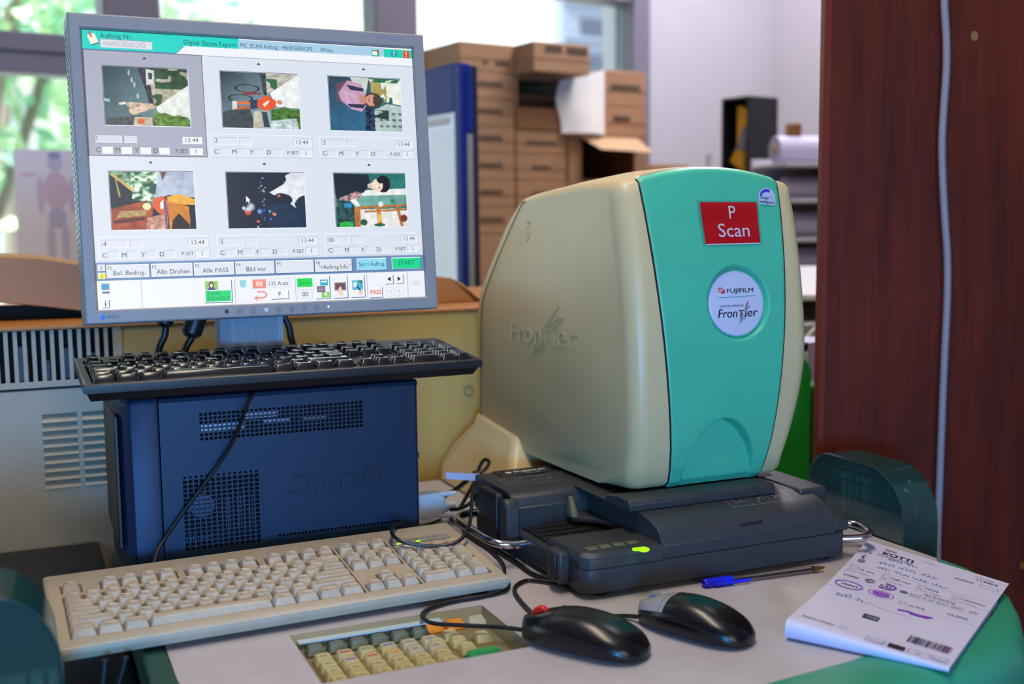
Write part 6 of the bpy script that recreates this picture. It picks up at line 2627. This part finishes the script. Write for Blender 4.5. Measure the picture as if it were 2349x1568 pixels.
mb.build('door_bar', 'white', fr_, bevel=.003)
mb = MB()
mb.box(.0305, fw, 0, D_, 0, dz1 - .004)
mb.build('door_side', 'bluedark', fr_, bevel=.003)
mb = MB()
mb.box(fw * .34, fw * .62, -.004, 0, 0, dz1 - .16)
mb.build('seal_strip', 'silver', fr_, smooth=False)
mb = MB()
mb.box(fw * .34, fw * .62, -.004, 0, dz1 - .15, dz1 - .02)
mb.build('hinge_cover', 'bluemetal', fr_, smooth=False)

# ================================================================== TALL BLACK CABINET with a yellow bag, white pole, paper rolls
KY_ = 3.45
K = CAMP + ray((1717, 300)) * (KY_ / ray((1717, 300)).y)
KF = Frame((K.x, K.y, 0), R(36))
kz = KF.onv((1717, 219), 0).z
kw1 = KF.onv((1784, 300), 0).x
kd1 = KF.onu((1655, 300), 0).y
kb = thing('black_cabinet', 'narrow black cabinet with an open side standing before the white wall', 'cabinet', KF.o, KF.yaw)
zsh = KF.onu((1690, 392), 0).z - .02
mb = MB()
mb.box(0, kw1, 0, .008, 0, kz)
mb.box(0, kw1, kd1 - .008, kd1, 0, kz)
mb.box(kw1 - .008, kw1, .008, kd1 - .008, 0, kz)
mb.box(0, kw1 - .008, .008, kd1 - .008, kz - .008, kz)
mb.box(0, kw1 - .008, .008, kd1 - .008, 0, zsh)
mb.build('cabinet_body', 'black', kb, smooth=False)
yb_ = thing('yellow_bag', 'yellow and grey bag leaning inside the narrow black cabinet', 'bag', KF.w(.012, 0, zsh), KF.yaw)
mb = MB()
hb = KF.onu((1700, 236), 0).z - zsh
mb.loft([[(0.0, .03, .012), (0.0, kd1 * .82, .05), (.05, kd1 * .82, .05), (.05, .03, .012)], [(0.0, .03, hb * .45), (0.0, kd1 * .55, hb * .42), (.05, kd1 * .55, hb * .42), (.05, .03, hb * .45)], [(0.01, .018, hb * .9), (0.01, .07, hb), (.035, .07, hb), (.035, .018, hb * .9)]])
mb.build('bag_body', 'yellow', yb_, bevel=.006)
mb = MB()
mb.loft([[(-.003, .022, hb * .36), (-.003, kd1 * .5, hb * .38), (0.04, kd1 * .5, hb * .38), (0.04, .022, hb * .36)], [(.003, .02, hb * .66), (.003, kd1 * .34, hb * .7), (0.04, kd1 * .34, hb * .7), (0.04, .02, hb * .66)]])
mb.build('bag_band', 'silverdark', yb_)
wp = KF.onv((1630, 352), .05)
mb = MB()
mb.cyl((wp.x, .05, 0), (0, 0, 1), .013, wp.z, 14)
tag(mb.build('white_pole', 'white', None, loc=KF.o, rotz=KF.yaw), 'thin white pole standing between the low carton and the black cabinet', 'pole')
# rack with white rolls behind the scanner's right shoulder
RY = 2.95
RF = Frame((0, RY, 0), R(12))
rack = thing('roll_rack', 'pale rack holding white paper rolls behind the scanner', 'rack', RF.o, RF.yaw)
rx0, rx1 = RF.onv((1802, 400), 0).x, RF.onv((1990, 400), 0).x
mb = MB()
zr = [RF.onv((1850, y), 0).z for y in (372, 455, 545, 622)]
for z in zr:
    mb.box(rx0, rx1, 0.0, .22, z - .012, z)
mb.build('shelf_board', 'wall', rack, bevel=.002)
mb = MB()
mb.box(rx1 - .02, rx1, 0, .22, 0, zr[0])
mb.box(rx0 + .02, rx0 + .04, .18, .22, 0, zr[0])
mb.box(rx0, rx1, .22, .23, .2, zr[0] + .02)
mb.build('rack_frame', 'wall', rack, smooth=False)
for i, (z, y0, y1) in enumerate(((zr[0], 302, 366), (zr[1], 398, 448), (zr[2], 482, 540), (zr[3], 566, 616))):
    r_ = (RF.onv((1850, y0), .05).z - RF.onv((1850, y1), .05).z) / 2
    xa = RF.onv((1787 + (0, 20, 24, 26)[i], 400), .06).x
    root = thing('paper_roll', ('white paper roll on the top board of the pale rack', 'white paper roll on the second board of the pale rack', 'white paper roll on the third board of the pale rack', 'white paper roll on the lowest board of the pale rack')[i], 'paper roll', RF.w(xa, .09, z + r_ + .001), RF.yaw, 'paper rolls on the rack')
    mb = MB()
    mb.tube([(0, 0, 0), (.003, 0, 0), (rx1 - xa - .03, 0, 0)], r_, 28, sub=1)
    mb.build('roll', 'paper', root, angle=50)
    mb = MB()
    mb.tube([(-.004, 0, 0), (.01, 0, 0)], r_ * .3, 14, sub=1)
    mb.build('core', 'cardpale', root)
sb_ = RF.onv((1806, 302), .09)
sb2 = RF.onv((1834, 284), .09)
mb = MB()
r0_ = (RF.onv((1850, 302), .05).z - RF.onv((1850, 366), .05).z) / 2
mb.box(sb_.x, sb2.x, .075, .105, zr[0] + 2 * r0_ + .0005, sb2.z)
tag(mb.build('small_box', 'tape', None, loc=RF.o, rotz=RF.yaw, bevel=.002), 'tiny brown box on the top paper roll', 'box')

# printer and paper, green bin behind the scanner
GF = Frame((0, 2.25, 0), R(8))
pr = thing('white_printer', 'white printer with a slanted lid and dark slots between scanner and wood panel', 'printer', GF.o, GF.yaw)


def gz(y, v=0.0):
    return GF.onv((1850, y), v).z


gx = lambda x, v=0.0: GF.onv((x, 700), v).x
mb = MB()
x0_, x1_ = gx(1800), gx(2010)
mb.prism([(0, gz(690)), (.25, gz(690)), (.25, gz(622)), (.2, gz(622)), (.02, gz(668)), (0, gz(676))], 'x', x0_, x1_)
mb.build('lid', 'white', pr, bevel=.003)
mb = MB()
mb.box(x0_, x1_, .015, .25, gz(735), gz(691))
mb.build('slot_body', 'black', pr, smooth=False)
mb = MB()
mb.box(x0_, x1_, -.06, .25, gz(768), gz(737))
mb.build('tray', 'silver', pr, bevel=.003)
mb = MB()
mb.box(x0_, x1_, .0, .25, gz(800), gz(769))
mb.build('lower_slot', 'black', pr, smooth=False)
mb = MB()
mb.box(x0_, x1_, -.05, .26, 0.0, gz(801))
mb.build('stand', 'white', pr, bevel=.003)
cable('white_cable', 'white cord drooping in front of the printer', [GF.w(*GF.onv(q_, -.08)) for q_ in ((1835, 800), (1845, 782), (1862, 762), (1885, 742), (1910, 735))], .004, 'white') if 'cable' in globals() else None
NF = Frame((0, 1.86, 0), R(6))
gb_ = thing('green_bin', 'bright green plastic bin with rounded corner behind the scanner', 'bin', NF.o, NF.yaw)
a_ = NF.onv((1700, 816), 0)
b_ = NF.onv((1862, 816), 0)
zt_ = NF.onv((1830, 816), 0).z
mb = MB()
rr_ = .028
pl = [(a_.x, 0.0), (b_.x + .001, 0.0), (b_.x + .001, zt_ - rr_)] + [(b_.x - rr_ + rr_ * math.cos(R(t)), zt_ - rr_ + rr_ * math.sin(R(t))) for t in range(15, 91, 15)] + [(a_.x, zt_)]
mb.prism(pl, 'y', 0, .22)
mb.build('bin_body', 'grass', gb_, bevel=.004)
c_ = NF.onv((1875, 885), 0.03)
mb = MB()
mb.box(b_.x, c_.x + .2, .03, .2, 0, c_.z)
mb.build('bin_step', 'grass', gb_, bevel=.006)
mb = MB()
pa_, pb2 = NF.onv((1838, 797), -.004), NF.onv((1890, 886), -.004)
mb.grid(lambda u_, v_: Vector((pa_.x + .018 + (pb2.x + .05 - pa_.x) * u_, (.11 if v_ < .3 else .012 + .02 * math.sin(3 * u_)), pa_.z + .006 - max(0, v_ - .3) / .7 * (pa_.z - pb2.z))), 6, 10)
tag(mb.build('white_paper', 'paper', None, loc=NF.o, rotz=NF.yaw), 'sheet of white paper hanging over the green bin', 'paper sheet')

# ================================================================== WOOD PANEL with the cable
BY = 1.60
lx = (CAMP + ray((1911, 0)) * (BY / ray((1911, 0)).y)).x
wp_ = thing('wood_panel', 'tall mahogany veneered cabinet side with a screw hole', 'cabinet panel', (lx, BY, 0), 0.0)
mb = MB()
mb.box(0, 1.0, 0, .022, 0, 2.35)
mb.build('panel', 'wood', wp_, smooth=False)
ew = lx - (CAMP + ray((1893, 0)) * (BY / ray((1893, 0)).y)).x
mb = MB()
mb.box(-ew, 0, -.001, .022, 0, 2.35)
mb.build('edge_band', 'woodedge', wp_, bevel=.001)


def by(px):
    p = CAMP + ray(px) * (BY / ray(px).y)
    return Vector((p.x - lx, 0, p.z))


h = by((2235, 83))
mb = MB()
mb.loft([[(h.x + r_ * math.cos(2 * PI * k / 14), -y_, h.z + r_ * 1.3 * math.sin(2 * PI * k / 14)) for k in range(14)] for r_, y_ in ((.0052, .0004), (.0046, .0012), (.003, .0010), (.0026, .0003))], cap0=False, cap1=True)
mb.build('screw_hole', 'tape', wp_)
h = by((2346, 1295))
mb = MB()
mb.cyl((h.x, 0, h.z), (0, -1, 0), .006, .003, 12)
mb.build('brass_screw', 'brass', wp_)
mb = MB()
pts = [(CAMP + ray(p_) * ((BY - .009) / ray(p_).y)) for p_ in ((2164, -60), (2167, 20), (2171, 90), (2171, 160), (2165, 250), (2161, 330), (2163, 420), (2168, 510), (2173, 590), (2173, 680), (2168, 790), (2164, 880), (2160, 980), (2156, 1090), (2152, 1200), (2150, 1290), (2149, 1400))]
mb.tube(pts, .0052, 10)
tag(mb.build('grey_cable', 'greycable', None), 'grey cable running down the face of the wood panel', 'cable')
